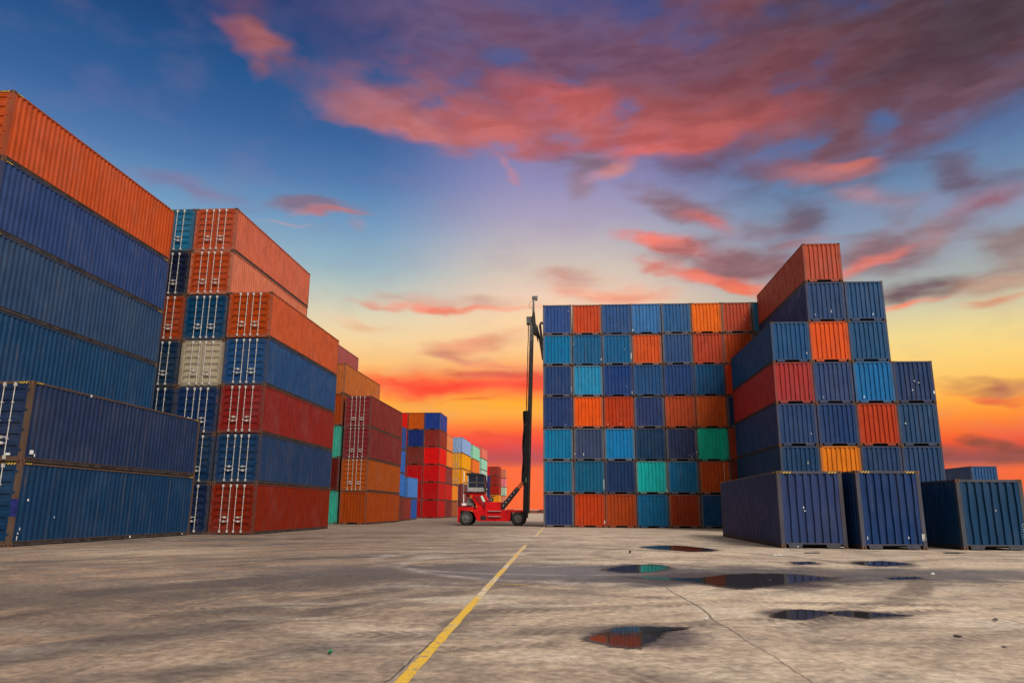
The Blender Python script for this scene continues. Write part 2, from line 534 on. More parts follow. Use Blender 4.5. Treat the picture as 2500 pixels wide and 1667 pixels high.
for row in range(7):
    for c, (nm, col) in enumerate(CA[row]):
        jx, jy = random.uniform(-0.012, 0.012), random.uniform(-0.05, 0.05)
        lx = AW * c + W / 2 + 0.015 + jx
        x = AX + lx * math.cos(YA) - jy * math.sin(YA); y = AY + lx * math.sin(YA) + jy * math.cos(YA)
        lab = '%s container end, %s row of the wall, %s from the lift truck' % (nm, 'top' if row == 6 else TIER[row], ORD[c])
        fc = rgb(*col, KA) if random.random() < 0.5 else tuple(0.5 * a + 0.5 * b for a, b in zip(rgb(*col, KA), (0.25, 0.21, 0.16, 1)))
        CON[('A', row, c)] = container((x, y), row * AH, YA + R(random.uniform(-0.12, 0.12)), L40, ST, 'end', rgb(*col, KA), lab, 'containers of the seven-high wall', 2, c * 3 + row, 0.012, fc, AH / ST)

# ------------------------------------------------------------------ block B: the stepped stack in front of the wall
YB = R(-4.53); BX, BY, BW, BH = 16.88, 46.42, 2.473, 2.685
CB = {
 0: {0: ('navy', (38, 62, 110)), 1: ('slate navy', (45, 68, 115)), 2: ('navy', (35, 60, 105)), 3: ('dark navy', (35, 58, 104))},
 1: {0: ('dark petrol blue', (28, 70, 112)), 1: ('yellow orange', (250, 140, 15)), 2: ('dark navy', (38, 68, 114)), 3: ('slate blue', (42, 74, 120))},
 2: {0: ('dusty navy', (48, 74, 124)), 1: ('deep navy', (32, 66, 122)), 2: ('orange red', (205, 66, 20)), 3: ('greyish blue', (48, 80, 122))},
 3: {0: ('brick red', (188, 58, 55)), 1: ('slate purple', (62, 78, 128)), 2: ('bright cyan blue', (10, 122, 188)), 3: ('scuffed navy', (42, 64, 114))},
 4: {0: ('clear blue', (26, 88, 142)), 1: ('bright orange', (255, 98, 20)), 2: ('petrol blue', (38, 90, 138))},
 5: {1: ('scratched slate blue', (54, 78, 126)), 2: ('dull blue', (42, 88, 138))},
 6: {1: ('orange red', (208, 88, 56))},
}
for row, d in CB.items():
    for c, (nm, col) in d.items():
        jy = random.uniform(-0.05, 0.05)
        lx = BW * c + W / 2 + random.uniform(0, 0.03)
        x = BX + lx * math.cos(YB) - jy * math.sin(YB); y = BY + lx * math.sin(YB) + jy * math.cos(YB)
        lab = '%s container, %s tier, %s column of the stepped stack' % (nm, TIER[row], ORD[c])
        if row == 6:
            lab = 'orange red container alone on top of the stepped stack'
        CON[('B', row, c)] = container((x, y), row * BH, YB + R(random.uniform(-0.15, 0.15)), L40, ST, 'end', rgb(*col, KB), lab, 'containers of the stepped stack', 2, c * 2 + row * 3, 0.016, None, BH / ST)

for key, spec in {
    ('A', 0, 1): [(1.14, 0.32, 0.07, 0.2)], ('A', 1, 1): [(1.14, 0.35 + 0.1 * k, 0.05, 0.07) for k in range(8)],
    ('A', 1, 5): [(0.74, 0.9 + 0.13 * k, 0.035, 0.09) for k in range(12)], ('A', 1, 3): [(1.16, 0.2, 0.08, 0.08), (1.14, 0.34, 0.06, 0.06)],
    ('A', 2, 1): [(-0.45, 0.42, 0.05, 0.15), (-1.13, 0.5, 0.05, 0.08)], ('A', 2, 4): [(0.6, 0.4, 0.05, 0.05), (0.75, 0.28, 0.05, 0.07), (0.85, 0.5, 0.04, 0.06), (1.14, 0.62, 0.05, 0.1)],
    ('A', 3, 2): [(-0.9, 0.30, 0.05, 0.06), (0.12, 0.33, 0.06, 0.06)], ('A', 3, 0): [(-0.65, 0.36, 0.04, 0.04), (0.62, 0.28, 0.05, 0.04)], ('A', 3, 5): [(0.62, 0.5, 0.04, 0.05)],
    ('A', 4, 2): [(1.13, 0.22, 0.07, 0.06), (1.13, 0.36, 0.06, 0.05), (0.7, 0.8, 0.04, 0.05)], ('A', 4, 0): [(1.12, 0.4 + 0.09 * k, 0.04, 0.05) for k in range(5)],
    ('A', 5, 1): [(1.14, 0.4, 0.05, 0.16), (-1.13, 1.75, 0.05, 0.06)], ('A', 5, 2): [(0.6, 1.25, 0.03, 0.09), (1.14, 0.5 + 0.1 * k, 0.04, 0.07) if False else (1.14, 0.5, 0.05, 0.5)],
    ('A', 6, 3): [(-1.13, 0.28, 0.09, 0.11)], ('A', 6, 0): [(0.93, 2.0, 0.03, 0.08)], ('A', 6, 6): [(0.6, 1.05, 0.03, 0.12)],
    ('A', 6, 2): [(-0.35 + 0.09 * (k % 7) , 0.3 + 0.08 * ((k * 5) % 7), 0.03, 0.03) for k in range(14)],
    ('B', 5, 1): [(0.28, 0.55, 0.03, 0.2), (-0.75, 0.4, 0.03, 0.1)], ('B', 5, 2): [(0.42, 0.36, 0.05, 0.13)],
    ('B', 3, 3): [(0.02, 1.32, 0.05, 0.07), (0.28, 1.22, 0.07, 0.05), (-0.15, 0.75, 0.05, 0.08), (1.14, 0.55, 0.08, 0.18)],
    ('B', 4, 0): [(0.95, 0.5, 0.04, 0.12)], ('B', 3, 2): [(-0.7, 0.32, 0.06, 0.12)], ('B', 2, 3): [(-0.8, 1.3, 0.05, 0.1)], ('B', 1, 0): [(0.45, 1.5, 0.03, 0.15)], ('B', 2, 0): [(0.8, 0.7, 0.03, 0.1)],
    ('B', 3, 1): [(-0.7, 0.36, 0.05, 0.05)]}.items():
    plates(CON[key], spec)
# ------------------------------------------------------------------ single containers standing on the yard, right side
def marks(r, spec):
    for x, z, w, hgt in spec:
        put('label_plate', plate_mesh(w, hgt), r, None, (x, 0.008, z))
NAVY = rgb(50, 66, 112)
rc = []
for (x, y), yaw, H, col, lab, hz, sd in (
        ((10.32, 28.87), R(-5.59), HC, rgb(52, 60, 102), 'purplish navy high container on the ground with a white scuff mid end', True, 1),
        ((13.04, 28.13), R(0.1), HC, rgb(18, 50, 98), 'deep blue high container standing between two others, white plate on its post', True, 2),
        ((16.81, 28.13), R(-2.6), ST, rgb(16, 58, 92), 'lower petrol blue container on the ground with chalk letters on its end', False, 4)):
    yaw_ = yaw
    rc.append(container(corner(x, y, yaw_, -1), 0, yaw_, L40, H, 'end', col, lab, 'single containers before the stepped stack', 3, sd, 0.02, tuple(0.5 * a + 0.5 * b for a, b in zip(col, (0.10, 0.095, 0.09, 1))), 1.0, hz))
marks(rc[0], [(-0.30, 1.48, 0.035, 0.07), (-0.26, 1.36, 0.04, 0.05), (-0.62, 0.05, 0.06, 0.03), (1.0, 0.05, 0.12, 0.02)])
marks(rc[1], [(1.13, 0.33, 0.15, 0.24), (-0.75, 0.17, 0.10, 0.02), (-0.45, 0.175, 0.06, 0.02), (-0.2, 0.165, 0.12, 0.02), (0.2, 0.17, 0.07, 0.015), (0.55, 0.4, 0.03, 0.07), (-0.98, 0.35, 0.02, 0.12)])
marks(rc[2], [(0.12, 1.42, 0.03, 0.04)])

cu = bpy.data.curves.new('chalk_lettering', 'FONT'); cu.body = 'OVMO'; cu.size = 0.19; cu.extrude = 0.001
tmp = bpy.data.objects.new('chalk_lettering', cu); COL.objects.link(tmp)
dgx = bpy.context.evaluated_depsgraph_get()
cme = bpy.data.meshes.new_from_object(tmp.evaluated_get(dgx)); bpy.data.objects.remove(tmp)
cme.materials.clear(); cme.materials.append(simple('chalk', (0.34, 0.38, 0.40, 1), 0.9))
put('chalk_lettering', cme, rc[2], None, (0.99, 0.001, 0.98), (R(90), R(90), 0))
# far pair behind them
far = corner(45.3, 73.0, YB, -1)
for k, (nm, col, t) in enumerate((('dark slate blue', (36, 60, 100), 'lower'), ('blue', (50, 84, 132), 'upper'))):
    container(far, k * HC, YB, L40, HC, 'end', rgb(*col), '%s container, %s of a pair beyond the single containers' % (nm, t), 'distant pair of containers', 2, k + 2)

# ------------------------------------------------------------------ left blocks
def stack(corner_xy, yaw, L, H, side, cols, where, group, detail=2, zs=1.0, start=0, hazard=(), amt=0.012, seed0=0, fcol=None):
    out = []
    n = start + len(cols)
    for k, spec in enumerate(cols):
        if spec is None:
            continue
        nm, col, near = spec[:3]
        lev = start + k
        jx, jy = random.uniform(-0.02, 0.02) * (0.3 if detail > 2 else 1), random.uniform(-0.04, 0.04)
        p = corner(corner_xy[0] + jx, corner_xy[1] + jy, yaw, side)
        t = 'top' if lev == n - 1 and n > 1 else TIER[lev]
        lab = '%s container, %s tier of the %s' % (nm, t, where)
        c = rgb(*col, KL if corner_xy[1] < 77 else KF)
        out.append(container(p, lev * H * zs, yaw, L, H, near, c, lab, group, detail, seed0 + k * 2, amt, fcol, zs, lev in hazard, rgb(*spec[3], KL) if len(spec) > 3 else None))
    return out
# L1: two high cubes at the frame edge; L2: the six-high stack behind them
sl1 = stack((-17.27, 26.1), R(-4.75), L40, HC, 1, [('petrol blue', (22, 68, 108), 'door'), ('dented navy', (48, 62, 100), 'door')], 'rust-edged two-high stack', 'two-high stack', 3, 1, 0, (0, 1), 0.03, 0, (0.12, 0.06, 0.032, 1))
for o, sp in ((sl1[1], [(0.45, 0.30, 0.18, 0.14), (0.62, 0.22, 0.05, 0.1), (3.3, 2.78, 0.08, 0.1)]), (sl1[0], [(0.62, 1.55, 0.07, 0.08), (7.1, 0.06, 0.10, 0.08), (11.5, 0.06, 0.07, 0.06), (0.34, 0.22, 0.03, 0.14), (0.36, 0.42, 0.05, 0.05), (0.42, 0.55, 0.03, 0.09), (2.1, 0.95, 0.03, 0.06)])):
    for y, z, w, hg in sp:
        put('label_plate', side_plate_mesh(w, hg), o, None, (W / 2 + 0.001, y, z))
for o in sl1:
    plates(o, [(0.66, 0.24, 0.20, 0.075)] if o is sl1[1] else [(0.42, 1.30, 0.12, 0.42)])
for y in (0.9, 1.25, 1.3, 1.55):
    pass
pp = MB(); pp.box(W / 2 - 0.158, W / 2 + 0.001, 0.001, 0.16, 1.02, 1.62)
put('paint_patch', pp.mesh('paint_patch', [simple('blue_patch', (0.012, 0.02, 0.14, 1), 0.5, 0, 0.4, 9)]), sl1[0])
sl2 = stack((-19.70, 25.95), R(-4.3), L40, HC, 1, [('navy', (40, 64, 110), 'door'), ('navy', (35, 62, 108), 'door'), ('dark petrol blue', (32, 78, 120), 'door'), ('slate blue', (62, 84, 122), 'door'), ('royal navy', (58, 80, 138), 'door'), ('orange', (236, 100, 46), 'door')], 'six-high stack behind the two-high one', 'six-high stack', 3, 1, 0, (3, 4, 5), 0.025, 3)
# M: the corner stacks with doors to the yard
YM = R(-4.4)
ZM = 2.60 / ST
M2c = [('brick red', (154, 40, 8), 'door'), ('dark blue', (38, 70, 112), 'door'), ('crimson red', (164, 44, 38), 'door'), ('blue', (46, 88, 142), 'door'), ('orange', (240, 108, 62), 'door', (212, 84, 30))]
M1c = [('dark navy', (30, 48, 90), 'door'), ('navy', (26, 62, 100), 'door'), ('navy', (28, 56, 104), 'door'), ('weathered beige grey', (214, 196, 164), 'door'), ('petrol blue', (14, 76, 118), 'door'), ('light salmon orange', (255, 146, 108), 'door', (212, 86, 42)), ('salmon orange', (246, 126, 92), 'door', (216, 92, 52))]
M0c = [('dark navy', (22, 38, 76), 'door'), ('dark teal', (18, 56, 82), 'door'), ('navy', (16, 48, 84), 'door'), ('dark petrol blue', (14, 52, 84), 'door'), ('rust orange', (186, 72, 28), 'door'), ('black navy', (26, 34, 66), 'door'), ('light teal blue', (42, 130, 172), 'door')]
dx, dy = math.cos(YM), math.sin(YM)
m2 = (-13.38, 39.17); wM = W + 0.05
stack(m2, YM, L40, ST, 1, M2c, 'five-high stack of doors facing the yard', 'five-high door stack', 2, 1.012)
m1 = (m2[0] - wM * dx, m2[1] - wM * dy - 0.02)
stack(m1, YM, L40, ST, 1, M1c, 'seven-high stack of doors', 'seven-high door stack', 2, 1.002)
m0 = (m1[0] - wM * dx, m1[1] - wM * dy + 0.05)
stack(m0, YM, L40, ST, 1, M0c, 'half-hidden stack between two others', 'half-hidden door stack', 2, 1.002)
# N: next row behind M
YN = R(-5.0)
n1 = (-12.66, 65.74); dx, dy = math.cos(YN), math.sin(YN)
stack(n1, YN, L40, HC, 1, [('burnt orange', (196, 82, 22), 'end'), ('orange', (204, 96, 32), 'door'), ('dark maroon', (150, 50, 54), 'door'), ('maroon', (158, 52, 52), 'door')], 'four-high maroon and orange stack', 'four-high stack', 2, 0.977)
n0 = (n1[0] - (W + 0.22) * dx, n1[1] - (W + 0.22) * dy + 0.2)
stack(n0, YN, L40, HC, 1, [('turquoise', (70, 205, 175), 'end'), ('dark red', (118, 26, 16), 'end'), ('mint turquoise', (78, 208, 180), 'end'), ('rust orange', (196, 78, 18), 'end'), ('light orange', (232, 128, 62), 'end')], 'five-high stack half hidden behind the maroon one', 'five-high stack', 2, 0.995)
n9 = (n0[0] - (W + 0.1) * dx, n0[1] - (W + 0.1) * dy)
stack(n9, YN, L40, HC, 1, [('rust', (160, 66, 40), 'end')] * 4 + [('brown', (150, 66, 50), 'end'), ('dusty pink', (196, 96, 96), 'end')], 'tallest stack behind the orange five-high one', 'six-high stack behind', 1)
# low 20-foot boxes along the same lane
YO = R(-4.6)
stack((-12.55, 78.4), YO, L20, ST, 1, [('brown', (120, 46, 40), 'end'), ('azure', (35, 120, 205), 'end'), ('marked azure', (30, 108, 195), 'end'), ('dark blue', (30, 78, 150), 'end')], 'blue short stack glimpsed behind the maroon stack', 'blue short stack', 1)
stack((-12.6, 84.7), YO, L20, ST, 1, [('brown red', (138, 48, 40), 'end')], 'single short box beside the blue ones', 'short boxes', 1)
stack((-12.66, 91.2), YO, L20, ST, 1, [('deep blue', (10, 86, 165), 'end'), ('pale blue', (68, 134, 210), 'end')], 'short two-high pair before the red stacks', 'short boxes', 1)
# O: red and blue end-on 20-foot stacks
OC = [[('red', (190, 10, 14)), ('bright red', (196, 8, 12)), ('scarlet', (215, 8, 12)), ('vivid red', (240, 14, 12)), ('brown red', (150, 46, 36)), ('royal blue', (44, 64, 146))],
      [('deep red', (178, 12, 16)), ('deep red', (182, 12, 16)), ('crimson', (196, 14, 18)), ('red brown', (128, 44, 30)), ('navy blue', (26, 46, 118)), ('orange', (214, 92, 14))],
      [('red', (185, 20, 20)), ('brown red', (150, 40, 30)), ('red', (190, 20, 20)), ('brown red', (140, 44, 34)), ('crimson', (205, 22, 40)), ('bright vermilion', (246, 36, 26))]]
o1 = (-10.7, 110.3); dx, dy = math.cos(YO), math.sin(YO)
for c in range(3):
    q = (o1[0] - c * (W + 0.06) * dx, o1[1] - c * (W + 0.06) * dy)
    stack(q, YO, L20, ST, 1, [(a, b, 'end') for a, b in OC[c]], 'red and blue block, %s column from its corner' % ORD[c], 'six-high red and blue block', 1)
stack((o1[0] + 6.35 * 0.08, o1[1] + 6.35), YO, L20, ST, 1, [('dark maroon', (122, 40, 40), 'end'), ('red', (205, 26, 26), 'end'), ('maroon', (136, 52, 52), 'end'), ('light orange', (250, 140, 56), 'end'), ('tan orange', (242, 142, 86), 'end')], 'orange topped stack touching the red and blue block', 'orange topped stack', 1)
stack((o1[0] + 12.7 * 0.08, o1[1] + 12.7), YO, L20, ST, 1, [('brown', (165, 90, 50), 'end'), ('amber', (250, 145, 40), 'end')], 'low short stack behind the orange topped one', 'low short stack', 1)
# P: three stacks one behind the other
PC = [[('dark brown', (110, 40, 36), 'door'), ('brown red', (122, 46, 48), 'door'), ('amber', (250, 160, 30), 'door'), ('yellow orange', (252, 170, 10), 'door'), ('light blue', (150, 186, 235), 'door')],
      [('orange', (240, 130, 60), 'door'), ('orange', (245, 140, 60), 'door'), ('salmon', (248, 160, 110), 'door'), ('orange', (246, 124, 52), 'door'), ('mint green', (150, 225, 190), 'door')],
      [('mint', (160, 220, 200), 'door'), ('pale mint', (175, 220, 205), 'door'), ('pale mint', (180, 215, 200), 'door'), ('grey mint', (185, 220, 205), 'door'), ('mint green', (160, 225, 195), 'door'), ('salmon pink', (240, 128, 112), 'door')]]
for (x, y), H, cols, wh in (((-9.2, 138), HC, PC[0], 'stack topped by light blue, behind the lift truck'), ((-8.05, 154), HC, PC[1], 'stack topped by mint green, behind the lift truck'), ((-6.95, 172.5), ST, PC[2], 'stack topped by salmon pink, behind the lift truck')):
    stack((x, y), YO, L40, H, 1, cols, wh, wh.replace(', behind the lift truck', ''), 1)
# Q: the last stacks down the lane
QC = [('rust brown', (150, 50, 30)), ('amber', (250, 160, 40)), ('red brown', (176, 34, 20)), ('brick', (160, 44, 30)), ('brown red', (165, 56, 44))]
QD = [('navy', (50, 46, 110)), ('navy', (50, 46, 110)), ('dark blue', (52, 44, 112)), ('blue', (60, 50, 120)), ('crimson', (235, 26, 40))]
QE = [('salmon', (240, 150, 120)), ('salmon', (240, 150, 120)), ('pale mint', (190, 215, 185)), ('pink', (245, 135, 140)), ('dusty salmon', (226, 130, 100))]
q1 = (-3.35, 207)
stack(q1, YO, L20, ST, 1, [(a, b, 'end') for a, b in QC], 'end stack farthest down the lane', 'end stack of the lane', 1)
stack((q1[0] - 2.5, q1[1] + 0.2), YO, L20, ST, 1, [(a, b, 'end') for a, b in QD], 'crimson topped stack joined to the end stack', 'crimson topped far stack', 1)
stack((q1[0] + 1.5, q1[1] + 16), YO, L20, ST, 1, [(a, b, 'end') for a, b in QE], 'pale stack peeping from behind the end stack', 'pale far stack', 1)


# ------------------------------------------------------------------ ground
def ground_material():
    m, t, b = new_mat('yard_concrete')
    g = t.new('ShaderNodeNewGeometry').outputs['Position']
    gx, gy, gz = t.sep(g)
    P = t.combine(gx, gy, 0.0)
    wv = t.noise(P, 0.35, 4, color=True)
    Pw = t.vmath('ADD', P, t.vmath('SCALE', t.vmath('SUBTRACT', wv, (0.5, 0.5, 0.5)), 2.2))
    n1 = t.noise(Pw, 0.16, 5, 0.6)
    n2 = t.noise(Pw, 0.9, 7, 0.62)
    n3 = t.noise(P, 9.0, 6, 0.65)
    def sweep(cx, cy, kr, ka, seed, detail=7):
        rx_ = t.math('SUBTRACT', t.sep(Pw)[0], cx); ry_ = t.math('SUBTRACT', t.sep(Pw)[1], cy)
        rad = t.vmath('LENGTH', t.combine(rx_, ry_, 0.0))
        ang = t.math('ARCTAN2', ry_, rx_)
        return t.noise(t.combine(t.math('MULTIPLY', rad, kr), t.math('MULTIPLY', ang, ka), seed), 1.0, detail, 0.6)
    w1_ = sweep(15, -1, 0.75, 2.0, 1.3)
    w2_ = sweep(15, -1, 2.6, 5.0, 4.9)
    w3_ = sweep(-20, 34, 1.1, 3.0, 8.1)
    w4_ = sweep(-20, 34, 4.0, 9.0, 2.2)
    n4 = t.noise(P, 60.0, 3, 0.6)
    mixn = t.math('ADD', t.math('MULTIPLY', n2, 0.45), t.math('ADD', t.math('MULTIPLY', w3_, 0.35), t.math('MULTIPLY', w4_, 0.2)))
    col = t.mix(t.ramp(mixn, 0.38, 0.62), (0.29, 0.21, 0.152, 1), (0.64, 0.52, 0.395, 1))
    # paler slabs towards +x, browner towards -x
    col = t.mix(t.ramp(gx, -7.0, 4.0, 0.0, 1.0), t.mix(1.0, col, (0.60, 0.50, 0.43, 1), 'MULTIPLY'), t.mix(0.5, col, (0.70, 0.57, 0.42, 1)))
    col = t.mix(t.math('MULTIPLY', t.ramp(n1, 0.40, 0.66, 0, 0.55), t.ramp(gx, -8, 2, 0.4, 1.0)), col, (0.58, 0.46, 0.34, 1))
    # rubber-dark traffic smears, stretched along the driving directions
    lz = t.ramp(gx, 3.5, -3.5, 0.22, 1.0)
    col = t.mix(t.math('MULTIPLY', t.ramp(w1_, 0.44, 0.62, 0, 0.95), lz), col, (0.085, 0.064, 0.053, 1))
    col = t.mix(t.math('MULTIPLY', t.ramp(w2_, 0.46, 0.68, 0, 0.6), lz), col, (0.105, 0.082, 0.07, 1))
    col = t.mix(t.ramp(w4_, 0.52, 0.70, 0, 0.4), col, (0.21, 0.165, 0.13, 1))
    col = t.mix(t.ramp(w3_, 0.47, 0.66, 0, 0.6), col, (0.215, 0.168, 0.13, 1))
    n6 = t.noise(t.mapping(Pw, loc=(3, 1, 0), sc=(0.55, 0.9, 1)), 1.0, 6, 0.62)
    col = t.mix(t.ramp(n6, 0.46, 0.64, 0, 0.6), col, (0.20, 0.165, 0.138, 1))
    n7 = t.noise(t.mapping(Pw, loc=(7, 4, 0), rot=(0, 0, R(20)), sc=(0.4, 0.8, 1)), 1.0, 6, 0.6)
    col = t.mix(t.math('MULTIPLY', t.ramp(n7, 0.50, 0.66, 0, 0.55), t.ramp(gx, -6, 0, 0.25, 1.0)), col, (0.66, 0.58, 0.47, 1))
    en = t.math('MULTIPLY', t.math('SUBTRACT', n2, 0.5), 1.5)
    # damp, dark traffic lane across the yard and stains of their own shape
    dl = [  # u, v (surveyed), rx, ry, rot, soft, amp, colour
        ((1560, 1400), 9.5, 3.4, R(-3), 0.6, 0.97, (0.098, 0.088, 0.092, 1)),
        ((960, 1400), 5.5, 4.0, R(8), 0.8, 0.8, (0.12, 0.097, 0.09, 1)),
        ((2250, 1400), 8.0, 2.3, R(0), 0.6, 0.85, (0.115, 0.105, 0.108, 1)),
        ((1700, 1412), 4.6, 1.9, R(-2), 0.7, 0.92, (0.062, 0.053, 0.053, 1)),
        ((1330, 1395), 3.0, 3.2, R(0), 0.8, 0.7, (0.19, 0.18, 0.19, 1)),
        ((150, 1455), 4.5, 3.0, R(20), 0.9, 0.68, (0.085, 0.064, 0.053, 1)),
        ((650, 1425), 4.0, 2.6, R(25), 0.9, 0.68, (0.10, 0.077, 0.066, 1)),
        ((420, 1640), 1.4, 0.55, R(20), 0.8, 0.6, (0.095, 0.082, 0.075, 1)),
        ((760, 1580), 1.2, 0.8, R(30), 0.9, 0.5, (0.13, 0.11, 0.10, 1)),
        ((1180, 1330), 5.0, 6.0, R(0), 0.9, 0.42, (0.16, 0.135, 0.12, 1)),
        ((1050, 1290), 9.0, 9.0, R(0), 0.9, 0.35, (0.2, 0.165, 0.14, 1)),
    ]
    wet = None
    for (uv, rx, ry, ro, so, am, c) in dl:
        x, y = ground_at(*uv)
        k = t.blob(P, x, y, rx, ry, ro, so, am, en)
        if am > 0.69:
            k = t.math('MULTIPLY', k, t.ramp(t.noise(t.mapping(Pw, sc=(0.16, 1.3, 1)), 1.0, 6, 0.6), 0.32, 0.5, 0.7, 1.0))
        col = t.mix(k, col, c)
        if c[2] > 0.1 and am > 0.54:
            wet = k if wet is None else t.math('MAXIMUM', wet, k)
    # pale dry patches
    for uv, rx, ry, am in (((2150, 1480), 3.5, 1.6, 0.75), ((1780, 1460), 2.4, 1.0, 0.6), ((1950, 1620), 2.2, 0.7, 0.5), ((1350, 1600), 1.3, 0.7, 0.3), ((1750, 1350), 6, 3.0, 0.35), ((2300, 1375), 6, 2.2, 0.35), ((350, 1345), 5, 4, 0.3)):
        x, y = ground_at(*uv)
        col = t.mix(t.blob(P, x, y, rx, ry, 0, 0.9, am, en), col, (0.72, 0.585, 0.43, 1))
    # tyre arcs: rings of tread marks; pale rings paint wet sky sheen
    for cx, cy, rad, wd, am, pale in ((9.5, 24.0, 8.6, 0.30, 0.55, 0), (9.5, 24.0, 6.7, 0.30, 0.5, 0), (-16, 2.0, 15.2, 0.35, 0.5, 0), (-16, 2.0, 13.1, 0.35, 0.45, 0), (3.5, -4.0, 12.6, 0.28, 0.5, 0), (3.5, -4.0, 11.2, 0.28, 0.45, 0), (2.4, 19.8, 5.2, 0.34, 0.34, 1), (1.2, 21.5, 5.0, 0.3, 0.28, 1), (10, 2, 8.2, 0.32, 0.8, 0), (10, 2, 9.9, 0.32, 0.8, 0), (-2, 20, 9.5, 0.34, 0.8, 0), (-2, 20, 11.2, 0.34, 0.8, 0), (6, 21, 9.2, 0.3, 0.7, 0), (18, 16, 8.6, 0.34, 0.7, 0)):
        d = t.vmath('DISTANCE', t.vmath('ADD', P, t.vmath('SCALE', t.vmath('SUBTRACT', wv, (.5, .5, .5)), 0.5)), (cx, cy, 0))
        a = t.math('ABSOLUTE', t.math('SUBTRACT', d, rad))
        k = t.math('MULTIPLY', t.ramp(a, wd, wd * 0.3, 0, am), t.ramp(n2, 0.36, 0.6))
        k = t.math('MULTIPLY', k, t.ramp(t.noise(P, 0.22, 2), 0.36, 0.56, 0.45 if pale else 0.15, 1.0))
        k = t.math('MINIMUM', t.math('MULTIPLY', k, 1.5), 0.85)
        if pale:
            k = t.math('MULTIPLY', k, t.ramp(gx, 4.5, 1.5))
        if not pale:                                                       # tread lugs
            ang = t.math('ARCTAN2', t.math('SUBTRACT', gy, cy), t.math('SUBTRACT', gx, cx))
            lug = t.math('PINGPONG', t.math('ADD', t.math('MULTIPLY', ang, rad), t.math('MULTIPLY', a, 0.8)), 0.09)
            k = t.math('MULTIPLY', k, t.ramp(lug, 0.02, 0.06, 0.55, 1.0))
        col = t.mix(k, col, (0.5, 0.45, 0.42, 1) if pale else (0.155, 0.118, 0.092, 1))
    # slab joints, cracks, thin wheel scratches
    Pj = t.vmath('ADD', P, t.vmath('SCALE', t.vmath('SUBTRACT', t.noise(P, 1.3, 5, 0.6, color=True), (.5, .5, .5)), 0.16))
    jn = t.ramp(t.noise(P, 1.1, 3), 0.33, 0.5, 0.6, 1.0)
    def seg(p, a, bb, w, am, c, col, warp=True):
        a = ground_at(*a); bb = ground_at(*bb)
        L = math.dist(a, bb); ux, uy = (bb[0] - a[0]) / L, (bb[1] - a[1]) / L
        r = t.vmath('SUBTRACT', p, (a[0], a[1], 0))
        al = t.vmath('DOT_PRODUCT', r, (ux, uy, 0)); ac = t.math('ABSOLUTE', t.vmath('DOT_PRODUCT', r, (-uy, ux, 0)))
        pe = t.ramp(ac, w * 3.2, w * 0.9, 0, 0.35 * am)
        ex = t.math('MAXIMUM', t.math('SUBTRACT', t.math('ABSOLUTE', t.math('SUBTRACT', al, L / 2)), L / 2), 0.0)
        k = t.ramp(t.math('ADD', ac, t.math('MULTIPLY', ex, 3.0)), w, w * 0.35, 0, am)
        col = t.mix(t.math('MULTIPLY', t.math('MULTIPLY', pe, t.ramp(ex, 0.06, 0.0)), t.ramp(n2, 0.45, 0.6)), col, (0.5, 0.42, 0.33, 1))
        return t.mix(t.math('MULTIPLY', k, jn), col, c)
    jd = (0.05, 0.04, 0.033, 1)
    for a, bb, w, am in (((940, 1668), (1090, 1535), 0.018, 0.8), ((1090, 1535), (1240, 1372), 0.02, 0.7),
                         ((90, 1494), (571, 1506), 0.03, 0.6), ((571, 1506), (1060, 1524), 0.03, 0.65), ((1060, 1524), (1400, 1527), 0.022, 0.5), ((1400, 1529), (2520, 1532), 0.022, 0.55),
                         ((1625, 1433), (1704, 1480), 0.03, 0.75), ((1704, 1480), (1746, 1513), 0.022, 0.8), ((1746, 1513), (1812, 1555), 0.022, 0.7), ((1812, 1555), (1928, 1627), 0.016, 0.62), ((1928, 1627), (2010, 1690), 0.013, 0.6),
                         ((2130, 1431), (2242, 1459), 0.022, 0.6), ((2242, 1459), (2520, 1526), 0.02, 0.6),
                         ((60, 1571), (333, 1512), 0.025, 0.5), ((333, 1512), (535, 1458), 0.03, 0.5), ((470, 1480), (690, 1411), 0.04, 0.5),
                         ((400, 1359), (900, 1366), 0.07, 0.45), ((760, 1318), (1250, 1322), 0.12, 0.3)):
        col = seg(Pj, a, bb, w, am, jd, col)
    # damp fringes about the puddles
    damp = None
    for (x, y, rx, ry) in PUDDLE_FIT:
        k = t.blob(P, x, y, rx * 1.3 + 0.10, ry * 1.35 + 0.16, 0, 0.55, 1.0, t.math('MULTIPLY', en, 0.7))
        damp = k if damp is None else t.math('MAXIMUM', damp, k)
    col = t.mix(t.math('MULTIPLY', damp, 0.9), col, (0.082, 0.068, 0.063, 1))
    # fine grain: pits, pale scuffs and grit
    col = t.mix(1.0, col, t.mix(t.ramp(n3, 0.32, 0.68), (0.70, 0.68, 0.67, 1), (1.2, 1.19, 1.18, 1)), 'MULTIPLY')
    n5 = t.noise(t.mapping(P, loc=(4, 9, 0), rot=(0, 0, R(12)), sc=(1, 1.6, 1)), 3.1, 7, 0.7)
    col = t.mix(1.0, col, t.mix(t.ramp(n5, 0.34, 0.66), (0.86, 0.85, 0.84, 1), (1.1, 1.095, 1.09, 1)), 'MULTIPLY')
    col = t.mix(t.ramp(n4, 0.36, 0.26, 0, 0.5), col, (0.07, 0.058, 0.05, 1))
    col = t.mix(t.ramp(t.noise(t.mapping(P, sc=(1, 0.5, 1)), 5.0, 8, 0.7), 0.64, 0.8, 0, 0.55), col, (0.55, 0.49, 0.42, 1))
    col = t.mix(1.0, col, (0.97, 0.93, 0.875, 1), 'MULTIPLY')
    t.set(b.inputs['Base Color'], col)
    w2 = t.math('MAXIMUM', t.math('MULTIPLY', wet, 0.9), damp)
